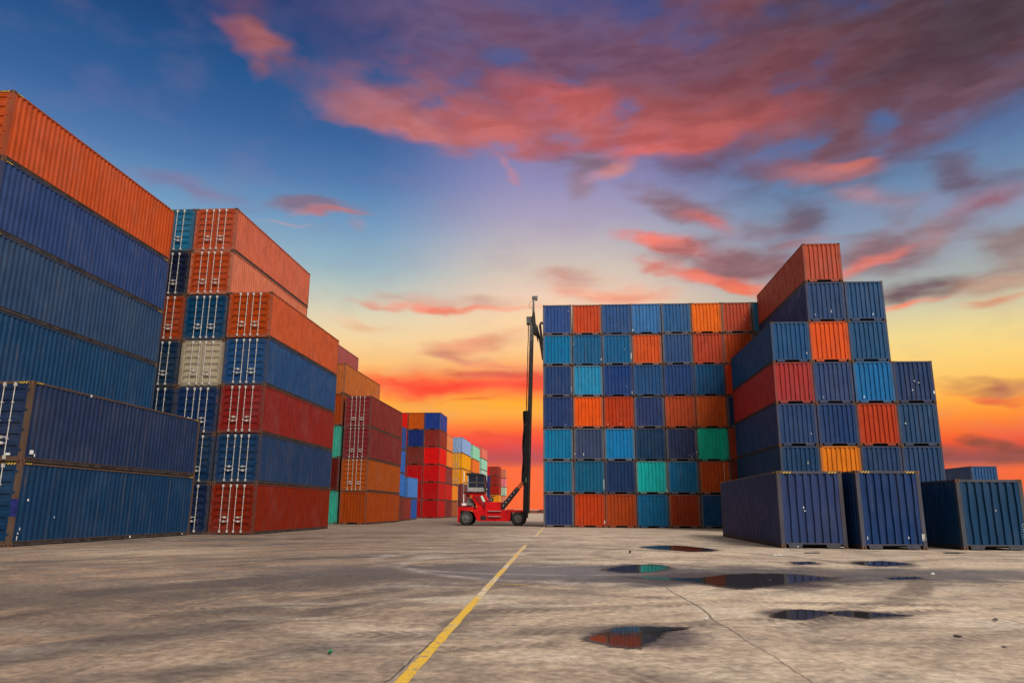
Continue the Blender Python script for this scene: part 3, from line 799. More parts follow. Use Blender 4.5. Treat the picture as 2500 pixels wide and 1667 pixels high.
    rough = t.math('SUBTRACT', t.ramp(n3, 0.3, 0.7, 0.78, 0.92), t.math('MULTIPLY', w2, t.ramp(n2, 0.35, 0.6, 0.5, 0.22)))
    t.set(b.inputs['Roughness'], rough)
    bp = t.new('ShaderNodeBump'); bp.inputs['Strength'].default_value = 0.35; bp.inputs['Distance'].default_value = 0.012
    t.set(bp.inputs['Height'], t.math('ADD', n3, t.math('ADD', t.math('MULTIPLY', n4, 0.35), t.math('MULTIPLY', n2, 1.4))))
    t.set(b.inputs['Normal'], bp.outputs[0])
    return m

# ---- puddles: outlines surveyed on the ground, each a real sheet of water
PUD = [
    ([(1444, 1558), (1478, 1541), (1516, 1532), (1570, 1530), (1622, 1531), (1668, 1533), (1660, 1537), (1628, 1541), (1608, 1557), (1582, 1570), (1543, 1579), (1480, 1569)], 'pointed brown puddle close by, reflecting a rust container'),
    ([(1886, 1503), (1912, 1492), (1950, 1488), (1992, 1490), (2022, 1496), (1996, 1504), (1962, 1511), (1918, 1509)], 'round dark puddle on pale concrete, next to a longer thin one'),
    ([(2034, 1494), (2075, 1491), (2120, 1494), (2160, 1497), (2215, 1502), (2150, 1504), (2118, 1508), (2080, 1504), (2046, 1501)], 'thin dark puddle strip trailing off from a round one'),
    ([(1560, 1408), (1700, 1410), (1780, 1402), (1890, 1400), (1960, 1404), (2020, 1412), (1920, 1424), (1830, 1434), (1770, 1431), (1690, 1419)], 'longest puddle, mirroring turquoise and rust containers'),
    ([(1480, 1388), (1545, 1379), (1600, 1378), (1630, 1385), (1590, 1394), (1520, 1396)], 'small puddle with a turquoise reflection behind the longest one'),
    ([(1572, 1335), (1630, 1331), (1690, 1334), (1740, 1342), (1690, 1345), (1620, 1340)], 'narrow puddle in the open yard far from the others'),
    ([(2090, 1373), (2150, 1369), (2200, 1373), (2215, 1376), (2160, 1381), (2110, 1378)], 'slim blue puddle before the single containers'),
    ([(1935, 1373), (1975, 1370), (1990, 1374), (1955, 1377)], 'tiny blue puddle beside the slim blue one'),
    ([(2170, 1410), (2230, 1407), (2245, 1411), (2190, 1414)], 'faint puddle sliver on the damp lane'),
]
PUDDLE_FIT = []
def water():
    m, t, b = new_mat('puddle_water')
    p = t.new('ShaderNodeNewGeometry').outputs['Position']
    at = t.new('ShaderNodeAttribute', attribute_name='depth').outputs['Fac']
    sh = t.math('ADD', at, t.math('MULTIPLY', t.math('SUBTRACT', t.noise(t.mapping(p, sc=(1.0, 2.2, 1)), 5.0, 5, 0.65), 0.5), 1.3))
    t.set(b.inputs['Alpha'], t.ramp(sh, 0.02, 0.30))
    deep = t.ramp(sh, 0.36, 0.56)
    bed = t.mix(t.ramp(sh, 0.0, 0.4), (0.13, 0.105, 0.088, 1), (0.06, 0.048, 0.043, 1))
    t.set(b.inputs['Base Color'], t.mix(deep, bed, t.mix(t.noise(p, 1.5, 4), (0.018, 0.015, 0.013, 1), (0.045, 0.037, 0.031, 1))))
    t.set(b.inputs['Roughness'], t.ramp(sh, 0.15, 0.5, 0.6, 0.03))
    b.inputs['IOR'].default_value = 1.30; b.inputs['Specular IOR Level'].default_value = 0.13
    bp = t.new('ShaderNodeBump'); bp.inputs['Strength'].default_value = 0.06; bp.inputs['Distance'].default_value = 0.01
    t.set(bp.inputs['Height'], t.noise(t.mapping(p, sc=(1, 0.6, 1)), 6.0, 3)); t.set(b.inputs['Normal'], bp.outputs[0])
    return m
M['water'] = water()
for outline, lab in PUD:
    pts = [ground_at(*q) for q in outline]
    cx = sum(p[0] for p in pts) / len(pts); cy = sum(p[1] for p in pts) / len(pts)
    # closed smooth outline with a ragged shore
    ring = []
    n = len(pts)
    for i in range(n):
        p0, p1, p2, p3 = (Vector(pts[(i + k) % n]) for k in (-1, 0, 1, 2))
        for q in range(9):
            u = q / 9
            ring.append(0.5 * ((2 * p1) + (p2 - p0) * u + (2 * p0 - 5 * p1 + 4 * p2 - p3) * u * u + (3 * p1 - p0 - 3 * p2 + p3) * u ** 3))
    ex = max(p[0] for p in pts) - min(p[0] for p in pts)
    ey = max(p[1] for p in pts) - min(p[1] for p in pts)
    PUDDLE_FIT.append((cx, cy, ex / 2, ey / 2))
    mb = MB(); out = []
    for k, p in enumerate(ring):
        d = p - Vector((cx, cy)); L = max(d.length, 1e-3)
        j = 1 + 0.03 * math.sin(k * 0.9) * math.sin(k * 0.37 + cx)
        out.append((d.x * (j + random.uniform(-0.035, 0.03)), d.y * (j + random.uniform(-0.03, 0.03)), 0.0))
    no = len(out)
    rings = [[(x * q, y * q, 0.0) for x, y, _ in out] for q in (0.70, 0.93, 1.22)]
    mb.v = [(0, 0, 0)] + rings[0] + rings[1] + rings[2]
    for k in range(no):
        k2 = (k + 1) % no
        mb.f.append((0, 1 + k, 1 + k2)); mb.mi.append(0)
        for g in (0, 1):
            mb.f.append((1 + g * no + k, 1 + (g + 1) * no + k, 1 + (g + 1) * no + k2, 1 + g * no + k2)); mb.mi.append(0)
    me = mb.mesh('puddle', [M['water']])
    at = me.attributes.new('depth', 'FLOAT', 'POINT')
    for k in range(len(mb.v)):
        at.data[k].value = 1.0 if k <= no else (0.6 if k <= 2 * no else 0.0)
    o = put('puddle', me, None, None, (cx, cy, 0.004))
    if me.polygons[0].normal.z < 0:
        me.flip_normals()
    tag(o, lab, 'puddle', 'puddles on the yard')

gm = MB(); gm.quad((-1800, -600, 0), (1800, -600, 0), (1800, 2600, 0), (-1800, 2600, 0))
structure(put('ground', gm.mesh('ground', [ground_material()])))

# ---- worn yellow lane line
def line_mat():
    m, t, b = new_mat('worn_yellow_paint')
    p = t.new('ShaderNodeNewGeometry').outputs['Position']
    x, y, z = t.sep(p)
    n = t.noise(p, 7, 7, 0.68); n2 = t.noise(p, 0.5, 3); n3 = t.noise(p, 40, 4, 0.6)
    y1 = t.mix(t.ramp(n3, .3, .7), (0.60, 0.34, 0.018, 1), (0.82, 0.50, 0.04, 1))
    fade = t.ramp(y, 8.0, 26.0, 0.0, 0.65)
    y1 = t.mix(fade, y1, (0.62, 0.40, 0.16, 1))
    pale = t.math('MULTIPLY', t.ramp(n2, 0.48, 0.6, 0, 1), t.ramp(y, 8.5, 12, 0, 0.8))
    y1 = t.mix(pale, y1, (0.66, 0.58, 0.44, 1))
    wear = t.ramp(t.math('ADD', n, t.math('MULTIPLY', t.math('SUBTRACT', n2, .5), .5)), 0.50, 0.66, 0, 0.85)
    t.set(b.inputs['Base Color'], t.mix(wear, y1, (0.27, 0.215, 0.165, 1)))
    b.inputs['Roughness'].default_value = 0.75
    return m
M['line'] = line_mat()
def strip(name, a, bb, w0, w1, label):
    L = math.dist(a, bb); n = max(8, int(L / 0.25))
    d = Vector((bb[0] - a[0], bb[1] - a[1])) / L; nn = Vector((-d.y, d.x))
    mb = MB(); rows = []
    for k in range(n + 1):
        p = Vector(a) + d * L * k / n; w = (w0 + (w1 - w0) * k / n) / 2
        e1, e2 = (random.uniform(-0.007, 0.007) for _ in '12')
        rows.append((tuple(p + nn * (w + e1)) + (0.004,), tuple(p - nn * (w + e2)) + (0.004,)))
    for r0, r1 in zip(rows[:-1], rows[1:]):
        mb.quad(r0[1], r1[1], r1[0], r0[0])
    o = structure(put(name, mb.mesh(name, [M['line']])))
    o['label'] = label
    return o
la, lb = ground_at(978, 1667), ground_at(1284, 1329)
dl_ = ((lb[0] - la[0]) / math.dist(la, lb), (lb[1] - la[1]) / math.dist(la, lb))
strip('yellow_line', (la[0] - dl_[0] * 9, la[1] - dl_[1] * 9), lb, 0.105, 0.135, 'long worn yellow line running up the yard')
l2, l3 = ground_at(1306.5, 1309.5), ground_at(1327, 1287)
strip('yellow_line', l2, (l3[0], l3[1]), 0.14, 0.14, 'short pale line ending at the wall of containers')
strip('yellow_line', ground_at(1215, 1424), ground_at(1290, 1427), 0.06, 0.06, 'faint yellow dash crossing the damp lane')

# ---- litter
def scrap(uv, size, col, lab, nm='litter', h=0.03, seed=1):
    x, y = ground_at(*uv); rnd = random.Random(seed); mb = MB()
    n = 9; ring = [(math.cos(6.283 * k / n) * size * rnd.uniform(.5, 1.1), math.sin(6.283 * k / n) * size * 0.6 * rnd.uniform(.5, 1.1), rnd.uniform(0.004, h)) for k in range(n)]
    top = (rnd.uniform(-.2, .2) * size, 0, h * 1.3); bot = (0, 0, 0.001)
    mb.v = ring + [top, bot]
    for k in range(n):
        mb.f.append((k, (k + 1) % n, n)); mb.mi.append(0)
        mb.f.append(((k + 1) % n, k, n + 1)); mb.mi.append(0)
    mt = simple(nm + '_surface', col, 0.6, 0, 0.2, 20)
    o = put(nm, mb.mesh(nm, [mt]), None, None, (x, y, 0.003), (0, 0, rnd.uniform(0, 3)))
    return tag(o, lab, nm.replace('_', ' '), 'litter on the yard')
scrap((806, 1596), 0.045, (0.02, 0.22, 0.09, 1), 'small green wrapper lying on the brown concrete', 'wrapper', 0.04, 3)
scrap((1898, 1356), 0.28, (0.62, 0.66, 0.56, 1), 'flattened pale scrap on the ground before the purplish container', 'paper_scrap', 0.02, 5)
scrap((1725, 1513), 0.035, (0.6, 0.58, 0.52, 1), 'white scrap beside the crack in the concrete', 'paper_scrap', 0.03, 8)
scrap((1255, 1525), 0.05, (0.30, 0.29, 0.27, 1), 'grey flat scrap on the slab joint by the yellow line', 'metal_scrap', 0.012, 9)
scrap((2277, 1404), 0.05, (0.7, 0.7, 0.68, 1), 'white bit of litter on the damp lane', 'paper_scrap', 0.05, 12)
scrap((1538, 1350), 0.09, (0.03, 0.025, 0.022, 1), 'dark lump near the narrow puddle', 'rubble', 0.09, 13)
scrap((2340, 1554), 0.075, (0.035, 0.03, 0.03, 1), 'black torn rag on the pale concrete', 'rag', 0.015, 15)
scrap((2452, 1580), 0.045, (0.06, 0.045, 0.035, 1), 'dark stick lying on the pale concrete', 'stick', 0.012, 17)
scrap((2430, 1515), 0.06, (0.06, 0.05, 0.045, 1), 'dark clod on the slanting joint', 'rubble', 0.03, 18)
scrap((1980, 1349), 0.5, (0.05, 0.045, 0.04, 1), 'long dark smear of mud before the containers', 'mud', 0.008, 20)
scrap((2330, 1349), 0.75, (0.035, 0.03, 0.028, 1), 'black patch of mud before the lower container', 'mud', 0.012, 21)
# grit: uncountable
mb = MB(); rnd = random.Random(5)
for _ in range(500):
    yy = 4.5 + 26 * rnd.random() ** 1.8; xx = rnd.uniform(-0.75, 0.75) * yy
    s = rnd.uniform(0.003, 0.010) * (0.7 + yy * 0.05)
    mb.face([(xx - s, yy - s, 0.001), (xx + s, yy - s * .6, 0.001), (xx + s * .2, yy, s * 1.2)]); mb.face([(xx + s, yy - s * .6, 0.001), (xx + s * .6, yy + s, 0.001), (xx + s * .2, yy, s * 1.2)])
    mb.face([(xx + s * .6, yy + s, 0.001), (xx - s, yy - s, 0.001), (xx + s * .2, yy, s * 1.2)])
o = put('grit', mb.mesh('grit', [simple('grit', (0.16, 0.13, 0.11, 1), 0.9, 0, 0.6, 3)])); o['kind'] = 'stuff'; o['label'] = 'loose grit scattered over the concrete'

# ------------------------------------------------------------------ far end of the yard: a low rust-red wall with pale rubble on it
mb = MB(); rnd = random.Random(3); x = -30.0
while x < 90:
    w = rnd.uniform(1.5, 5); hgt = 0.95 + rnd.uniform(0, 0.35)
    mb.box(x, x + w, 262 + rnd.uniform(0, 0.4), 263, 0, hgt); x += w
wl = put('low_wall', mb.mesh('low_wall', [simple('rusty_wall', (0.16, 0.045, 0.03, 1), 0.9, 0, 0.5, 0.6)]))
tag(wl, 'low rust red wall closing the far end of the yard', 'wall')

# ------------------------------------------------------------------ the lift truck
M['red'] = simple('red_enamel', (0.60, 0.004, 0.006, 1), 0.45, 0, 0.2, 1.5, 0, 0.2)
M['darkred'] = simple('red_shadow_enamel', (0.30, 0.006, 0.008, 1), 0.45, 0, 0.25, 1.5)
M['black'] = simple('black_steel', (0.022, 0.021, 0.022, 1), 0.45, 0, 0.4, 2.5)
M['greysteel'] = simple('weathered_steel', (0.14, 0.125, 0.115, 1), 0.55, 0, 0.35, 3)
M['rubber'] = simple('tyre_rubber', (0.03, 0.027, 0.025, 1), 0.85, 0, 0.4, 5, 0.3)
M['rim'] = simple('rim_steel', (0.12, 0.105, 0.09, 1), 0.6, 0, 0.35, 6)
M['grey'] = simple('grey_panel', (0.36, 0.33, 0.31, 1), 0.5, 0, 0.2, 3)
M['white'] = simple('white_pipe', (0.78, 0.72, 0.66, 1), 0.5, 0, 0.12, 4)
M['mint'] = simple('mint_panel', (0.50, 0.72, 0.58, 1), 0.5, 0, 0.25, 5)
M['chrome'] = simple('orange_rod', (0.55, 0.16, 0.05, 1), 0.3, 0.2, 0.2, 4)
def glass():
    m, t, b = new_mat('cab_glass')
    b.inputs['Base Color'].default_value = (0.010, 0.012, 0.03, 1); b.inputs['Roughness'].default_value = 0.06
    b.inputs['IOR'].default_value = 1.45
    return m
M['glass'] = glass()
FY = R(-4.0)
TR = empty('lift_truck', (-3.77, 65.45, 0), FY, 'red lift truck with dark cab and very tall black mast beside the container wall', 'lift truck')
TR.scale = (1.02, 1.02, 1.02)
def part(name, mb, mats, smooth=False, parent=TR):
    return put(name, mb.mesh(name, [M[k] for k in mats], smooth), parent)
def poly(name, prof, y0, y1, mats, parent=TR):
    mb = MB(); mb.prism(prof, y0, y1); return part(name, mb, mats, False, parent)
YN_, YF_ = -1.45, 1.45
# chassis: lower side body, step well, front deck
ch = MB()
ch.prism([(0.98, 0.36), (3.72, 0.36), (3.80, 1.27), (0.55, 1.27)], YN_ + 0.02, YF_ - 0.02)
ch.prism([(3.0, 1.12), (4.86, 1.12), (4.86, 1.27), (3.0, 1.275)], YN_ + 0.012, YF_ - 0.012)
part('chassis', ch, ['red'])
part_ = MB(); part_.box(1.28, 1.75, YN_ - 0.004, YN_ + 0.2, 0.46, 0.80); part('battery_hatch', part_, ['black'])
for z in (0.72, 1.16):
    s_ = MB(); s_.box(1.9, 3.0, YN_ - 0.16, YN_ + 0.02, z, z + 0.045); part('step', s_, ['grey'])
    s_ = MB(); s_.box(1.9, 3.0, YF_ - 0.02, YF_ + 0.16, z, z + 0.045); part('step', s_, ['grey'])
poly('counterweight', [(-0.67, 0.28), (-0.52, 0.28), (-0.44, 1.22), (0.55, 1.22), (0.66, 1.22), (0.66, 1.50), (-0.67, 1.50)], YN_, YF_, ['red'])
for y0, y1 in ((YN_ - 0.01, YN_ + 0.10), (YF_ - 0.10, YF_ + 0.01)):
    poly('fender', [(0.60, 1.30), (1.02, 0.35), (1.12, 0.35), (0.78, 1.30)], y0, y1, ['red'])
# support arm that carries the cab
poly('cab_support', [(0.72, 1.26), (2.20, 1.26), (2.14, 1.36), (1.62, 1.62), (1.62, 2.02), (1.80, 2.05), (1.50, 2.52), (1.46, 2.70), (-0.20, 2.72), (-0.20, 2.56), (0.52, 2.46), (0.42, 2.30), (0.62, 2.02), (0.95, 1.50)], -0.95, 0.95, ['red'])
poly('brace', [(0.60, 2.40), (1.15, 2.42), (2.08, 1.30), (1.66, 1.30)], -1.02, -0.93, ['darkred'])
poly('mint_plate', [(1.20, 2.42), (1.36, 2.46), (1.63, 1.95), (1.40, 1.95)], -1.05, -1.015, ['mint'])  # flat mint plate on the cab support
poly('engine_hood', [(1.62, 1.262), (2.92, 1.262), (2.92, 1.92), (1.66, 1.93)], -1.25, 1.25, ['red'])
pf = MB(); pf.box(-0.24, 1.52, -1.1, 1.1, 2.70, 2.78); part('cab_platform', pf, ['black'])
# cab
cab = empty('cab', (0, 0, 0), 0, '', ''); del cab['label']; del cab['category']; cab.parent = TR
cl = MB(); cl.prism([(0.05, 2.78), (1.60, 2.78), (1.54, 3.12), (0.05, 3.12)], -0.78, 0.78)
part('cab_base', cl, ['grey'], False, cab)
gl = MB(); gl.prism([(0.10, 3.12), (1.53, 3.12), (1.40, 4.18), (0.10, 4.18)], -0.74, 0.74); part('cab_window', gl, ['glass'], False, cab)
rf = MB(); rf.prism([(-0.10, 4.16), (1.44, 4.16), (1.40, 4.24), (0.9, 4.32), (-0.06, 4.34)], -0.86, 0.86); part('cab_roof', rf, ['black'], False, cab)
for ys in (-1, 1):
    y0, y1 = sorted((ys * 0.73, ys * 0.79))
    pl = MB(); pl.box(0.04, 0.13, y0, y1, 3.12, 4.17); part('cab_pillar', pl, ['grey'], False, cab)
    pl = MB(); pl.box(0.80, 0.86, y0, y1, 3.12, 4.17); part('cab_pillar', pl, ['greysteel'], False, cab)
    pl = MB(); pl.prism([(1.46, 3.0), (1.62, 2.8), (1.47, 4.17), (1.36, 4.17)], y0, y1); part('cab_pillar', pl, ['black'], False, cab)
    pl = MB(); pl.box(0.13, 1.48, y0, y1, 3.50, 3.54); part('door_rail', pl, ['greysteel'], False, cab)
# platform railing
rl = MB()
for y in (-1.06, 1.06):
    for x in (-0.2, 0.02):
        rl.tube([(x, y, 2.78), (x, y, 3.58)], 0.018, 6)
    rl.tube([(-0.2, y, 3.56), (0.9, y, 3.56)], 0.018, 6); rl.tube([(-0.2, y, 3.18), (0.02, y, 3.18)], 0.014, 6)
for z in (3.18, 3.56):
    rl.tube([(-0.2, -1.06, z), (-0.2, 1.06, z)], 0.018, 6)
part('railing', rl, ['greysteel'], True)
ex = MB(); ex.tube([(-0.24, -0.95, 1.84), (-0.25, -0.95, 4.36), (-0.31, -0.95, 4.46)], 0.045, 10); part('exhaust_pipe', ex, ['white'], True)
ml = MB(); ml.tube([(0.02, -0.98, 1.68), (0.46, -0.98, 1.68)], 0.145, 14, 0); ml.tube([(-0.36, -0.98, 1.68), (0.03, -0.98, 1.68)], 0.125, 14, 1); part('muffler', ml, ['greysteel', 'white'], True)
cw = MB(); cw.tube([(0.1, -0.7, 2.56), (0.1, -0.7, 2.36)], 0.11, 10); part('air_filter', cw, ['black'], True)
eng = MB(); eng.box(-0.30, 0.62, -0.75, 0.75, 1.502, 1.86); eng.box(0.0, 0.5, -0.6, 0.6, 1.86, 2.2); eng.tube([(0.32, -0.5, 2.1), (0.55, -0.2, 2.4)], 0.06, 8); part('engine', eng, ['greysteel'])
for x, z in ((2.12, 2.12), (1.72, 2.98)):
    lp = MB(); lp.tube([(x, -0.9, z), (x + 0.02, -1.12, z)], [0.17, 0.19], 16); lp.tube([(x, -0.95, z - 0.2), (x, -0.95, z - 0.02)], 0.03, 6)
    if z < 2.5:
        lp.box(x - 0.12, x + 0.30, -1.02, -0.92, z + 0.24, z + 0.31); lp.tube([(x + 0.05, -0.97, z + 0.1), (x + 0.05, -0.97, z + 0.26)], 0.03, 6)
    L_ = part('work_lamp', lp, ['black'], True)
    bl = MB(); bl.tube([(x, -1.121, z), (x, -1.14, z)], 0.045, 10); part('lens', bl, ['white'], True, L_)
# wheels
def wheel(x, y, r, w, dish, out):
    wh = empty('wheel', (x, y, r), 0, '', ''); del wh['label']; del wh['category']; wh.parent = TR
    ty = MB(); e = r * 0.06
    ty.lathe([(-w / 2, r * 0.56), (-w / 2 - 0.01, r * 0.80), (-w / 2 + 0.03, r * 0.94), (-w / 2 + 0.08, r), (w / 2 - 0.08, r), (w / 2 - 0.03, r * 0.94), (w / 2 + 0.01, r * 0.80), (w / 2, r * 0.56)], (0, 0, 0), 40)
    for k in range(22):                                                    # tread lugs
        a = 2 * math.pi * k / 22
        for sgn in (-1, 1):
            p = [(math.cos(a + d) * q, sgn * yy, math.sin(a + d) * q) for d, q, yy in ((0, r * 1.012, 0.03), (0.1, r * 1.012, 0.03), (0.2, r * 1.0, w / 2 - 0.07), (0.08, r * 1.0, w / 2 - 0.07))]
            ty.face(p if sgn > 0 else p[::-1])
    part('tyre', ty, ['rubber'], True, wh)
    s = -1 if out < 0 else 1
    rm = MB()
    prof = [(s * (w / 2 + 0.004), r * 0.575), (s * (w / 2 + 0.02), r * 0.50), (s * (w / 2 - dish), r * 0.42), (s * (w / 2 - dish), r * 0.25), (s * (w / 2 - dish + 0.10), r * 0.23), (s * (w / 2 - dish + 0.12), r * 0.10)]
    rm.lathe(prof if s > 0 else prof, (0, 0, 0), 32)
    for k in range(10):
        a = 2 * math.pi * k / 10
        c = (math.cos(a) * r * 0.34, s * (w / 2 - dish), math.sin(a) * r * 0.34)
        rm.tube([c, (c[0], c[1] + s * 0.03, c[2])], 0.025, 6)
    part('rim', rm, ['rim'], False, wh)
for x, dish in ((0.02, 0.06), (4.40, 0.12)):
    for y, out in ((-1.22, -1), (1.22, 1)):
        wheel(x, y, 0.575, 0.46, dish, out)
for x in (0.02, 4.40):
    ax = MB(); ax.tube([(x, -1.0, 0.575), (x, 1.0, 0.575)], 0.16, 10); part('axle', ax, ['black'], True)
# tilt cylinders
for y in (-0.55, 0.55):
    tc = MB(); a, b_ = Vector((2.92, y, 1.40)), Vector((4.32, y, 3.10)); d = (b_ - a).normalized(); n_ = Vector((-d.z, 0, d.x))
    def P2(p, o): q = p + n_ * o; return (q.x, q.z)
    tc.prism([P2(a, -0.19), P2(b_, -0.15), P2(b_, 0.15), P2(a, 0.19)], y - 0.14, y + 0.14)
    c_ = part('tilt_cylinder', tc, ['black'])
    rd = MB()
    for o in (-0.10, 0.08):
        p0 = b_ + n_ * o; p1 = Vector((4.84, y, 3.74)) + n_ * o * 0.8
        rd.tube([tuple(p0), tuple(p1)], 0.03, 8)
    part('piston_rod', rd, ['chrome'], True, c_)
    bo = MB()
    for k in range(6):
        p = a + (b_ - a) * (0.14 + 0.16 * k); bo.tube([(p.x, y - 0.14, p.z), (p.x, y - 0.155, p.z)], 0.04, 8)
    part('bolt_head', bo, ['white'], True, c_)
# mast: outer and inner rails, cross members, hoses
def rail(x0, x1, z0, z1, w0, w1, y, hw):
    mb = MB(); mb.prism([(x0 - w0 / 2, z0), (x0 + w0 / 2, z0), (x1 + w1 / 2, z1), (x1 - w1 / 2, z1)], y - hw, y + hw); return mb
for y in (-0.62, 0.62):
    part('outer_mast_rail', rail(4.94, 5.12, 0.62, 9.62, 0.40, 0.30, y, 0.10), ['black'])
    part('inner_mast_rail', rail(5.10, 5.50, 1.0, 17.9, 0.34, 0.32, y * 0.72, 0.09), ['greysteel'])
cm = MB()
for z in (0.9, 3.4, 6.6, 9.4):
    x = 4.93 + (z - 0.22) * 0.0202; cm.box(x - 0.22, x - 0.06, -0.56, 0.56, z - 0.18, z + 0.18)
cm.box(4.82, 5.30, -0.66, 0.66, 9.35, 9.66)
part('mast_crossbeam', cm, ['black'])
cm = MB()
for z in (12.3, 15.0):
    x = 5.10 + (z - 1) * 0.0237; cm.box(x - 0.1, x + 0.08, -0.42, 0.42, z - 0.12, z + 0.12)
cm.box(5.02, 5.55, -0.46, 0.46, 17.55, 18.15)
part('mast_crosshead', cm, ['greysteel'])
hb = MB()
for y, ph in ((-0.66, 0), (0.5, 1.4)):
    zz = [3.6 + k * 0.5 for k in range(13)]
    hb.tube([(4.72 + (z - .22) * 0.0202 - 0.10 * abs(math.sin(z * 1.15 + ph)) , y, z) for z in zz], 0.075, 8)
part('hose_bundle', hb, ['black'], True)
for z, sx, sz in ((3.95, 0.14, 0.42), (6.35, 0.10, 0.24)):
    bb_ = MB(); x = 4.93 + (z - 0.22) * 0.0202 - 0.25; bb_.prism([(x - sx, z - sz * 0.4), (x, z - sz), (x + 0.1, z - sz), (x + 0.1, z + sz), (x, z + sz)], -0.72, -0.40); part('mast_bracket', bb_, ['black'])
lb_ = MB(); lb_.box(5.0, 5.06, -0.728, -0.722, 3.55, 3.95); part('sticker', lb_, ['mint'])
chn = MB()
for y in (-0.3, -0.2, 0.25):
    zz = [9.6 + k * 0.82 for k in range(11)]
    chn.tube([(5.0 + (z - 9.6) * 0.024 + 0.015 * math.sin(z * 3 + y * 9), y, z) for z in zz], 0.026, 6)
part('lift_chain', chn, ['greysteel'], True)
# carriage, upper pole, spreader
poly('carriage', [(5.46, 17.9), (5.62, 18.60), (5.76, 18.55), (5.84, 17.6), (6.06, 16.5), (6.02, 15.9), (5.86, 16.55), (5.66, 16.65), (5.62, 17.3)], -0.62, 0.62, ['black'])
poly('carriage_arm', [(5.90, 17.4), (6.02, 17.3), (6.52, 14.92), (6.30, 14.92)], -0.5, -0.3, ['black'])
poly('carriage_arm', [(5.90, 17.4), (6.02, 17.3), (6.52, 14.92), (6.30, 14.92)], 0.3, 0.5, ['black'])
po = MB(); po.prism([(5.50, 17.8), (5.78, 17.8), (5.74, 18.4), (5.70, 19.95), (5.56, 19.95), (5.53, 18.5)], -0.16, 0.16); part('upper_pole', po, ['greysteel'])
hd = MB(); hd.prism([(5.50, 19.90), (5.74, 19.90), (5.80, 19.76), (5.99, 19.80), (6.00, 20.14), (5.50, 20.12)], -0.2, 0.2); part('pole_head', hd, ['greysteel'])
lo_ = MB(); lo_.tube([(5.5, 0, 19.8), (5.3, 0, 19.55), (5.22, 0, 19.2), (5.32, 0, 19.02), (5.5, 0, 19.05)], 0.02, 6); part('cable_loop', lo_, ['greysteel'], True)
sp = MB(); sp.box(6.30, 6.56, -3.0, 3.0, 14.85, 15.25); sp.box(6.22, 6.40, -3.0, 3.0, 16.55, 16.80)
for y in (-2.9, 2.9, -1.0, 1.0):
    sp.prism([(6.24, 16.6), (6.36, 16.6), (6.50, 15.2), (6.34, 15.2)], y - 0.1, y + 0.1)
part('spreader', sp, ['greysteel'])
for y in (-2.92, 2.92):
    tl = MB(); tl.box(6.30, 6.62, y - 0.12, y + 0.12, 16.80, 16.98); part('twist_lock', tl, ['grey'])

# ------------------------------------------------------------------ sky
W_ = bpy.data.worlds.new("World"); SC.world = W_; W_.use_nodes = True
W_.cycles.sampling_method = 'MANUAL'; W_.cycles.sample_map_resolution = 512
t = NT(W_.node_tree); t.n.clear()
SUN_EL, SUN_AZ = R(44), R(149)               # azimuth measured from +y towards +x
out = t.new('ShaderNodeOutputWorld')
dirv = t.new('ShaderNodeTexCoord').outputs['Generated']
dx_, dy_, dz_ = t.sep(dirv)
az = t.math('MULTIPLY', t.math('ARCTAN2', dx_, dy_), 57.29578)
el = t.math('MULTIPLY', t.math('ARCSINE', dz_), 57.29578)
p = t.combine(az, el, 0.0)
def sky_ramp(xd, stops):
    n = t.new('ShaderNodeValToRGB'); cr = n.color_ramp; cr.interpolation = 'LINEAR'
    st = sorted((max(0.0, min(1.0, (azel(xd, y)[1] + 2) / 92.0)), c) for y, c in stops)
    while len(cr.elements) > 1:
        cr.elements.remove(cr.elements[-1])
    cr.elements[0].position = st[0][0]; cr.elements[0].color = sky_rgb(*st[0][1])
    for q, c in st[1:]:
        e = cr.elements.new(q); e.color = sky_rgb(*c)
    t.set(n.inputs[0], t.math('DIVIDE', t.math('ADD', el, 2.0), 92.0))
    return n.outputs[0]
LOW = [(1167, (248, 104, 55)), (1068, (255, 107, 54)), (1063, (188, 80, 78)), (1040, (200, 76, 76)), (1020, (236, 72, 62)), (1000, (252, 88, 48)), (975, (255, 128, 50)), (950, (255, 172, 62))]
gl_ = sky_ramp(700, LOW + [(900, (255, 168, 60)), (860, (255, 185, 95)), (820, (251, 198, 124)), (770, (246, 212, 158)), (720, (226, 212, 178)), (660, (188, 198, 188)), (600, (150, 180, 194)), (500, (112, 153, 190)), (400, (80, 120, 172)), (300, (56, 98, 154)), (200, (40, 86, 140)), (100, (31, 71, 124)), (0, (32, 60, 112)), (-300, (36, 56, 108))])
gc_ = sky_ramp(1176, LOW + [(925, (255, 172, 44)), (905, (255, 142, 56)), (880, (255, 112, 60)), (845, (254, 160, 92)), (822, (254, 190, 122)), (800, (254, 202, 142)), (740, (252, 212, 164)), (680, (240, 206, 180)), (620, (214, 197, 182)), (560, (191, 181, 186)), (500, (170, 161, 187)), (420, (146, 141, 184)), (300, (116, 118, 170)), (150, (84, 92, 144)), (0, (62, 72, 126)), (-300, (55, 62, 110))])
gr_ = sky_ramp(2200, [(1167, (240, 100, 55)), (1070, (246, 106, 56)), (1063, (140, 80, 76)), (1040, (182, 76, 62)), (1010, (246, 88, 42)), (960, (255, 138, 48)), (920, (255, 172, 60)), (880, (255, 194, 92)), (840, (253, 205, 112)), (810, (252, 212, 124)), (760, (242, 216, 142)), (700, (216, 206, 166)), (640, (172, 176, 168)), (560, (150, 162, 176)), (480, (132, 152, 180)), (380, (102, 134, 170)), (300, (84, 112, 158)), (150, (70, 90, 140)), (0, (58, 74, 122)), (-300, (50, 60, 105))])
sky = t.mix(t.ramp(az, -13, 2), gl_, t.mix(t.ramp(az, 6, 24), gc_, gr_))
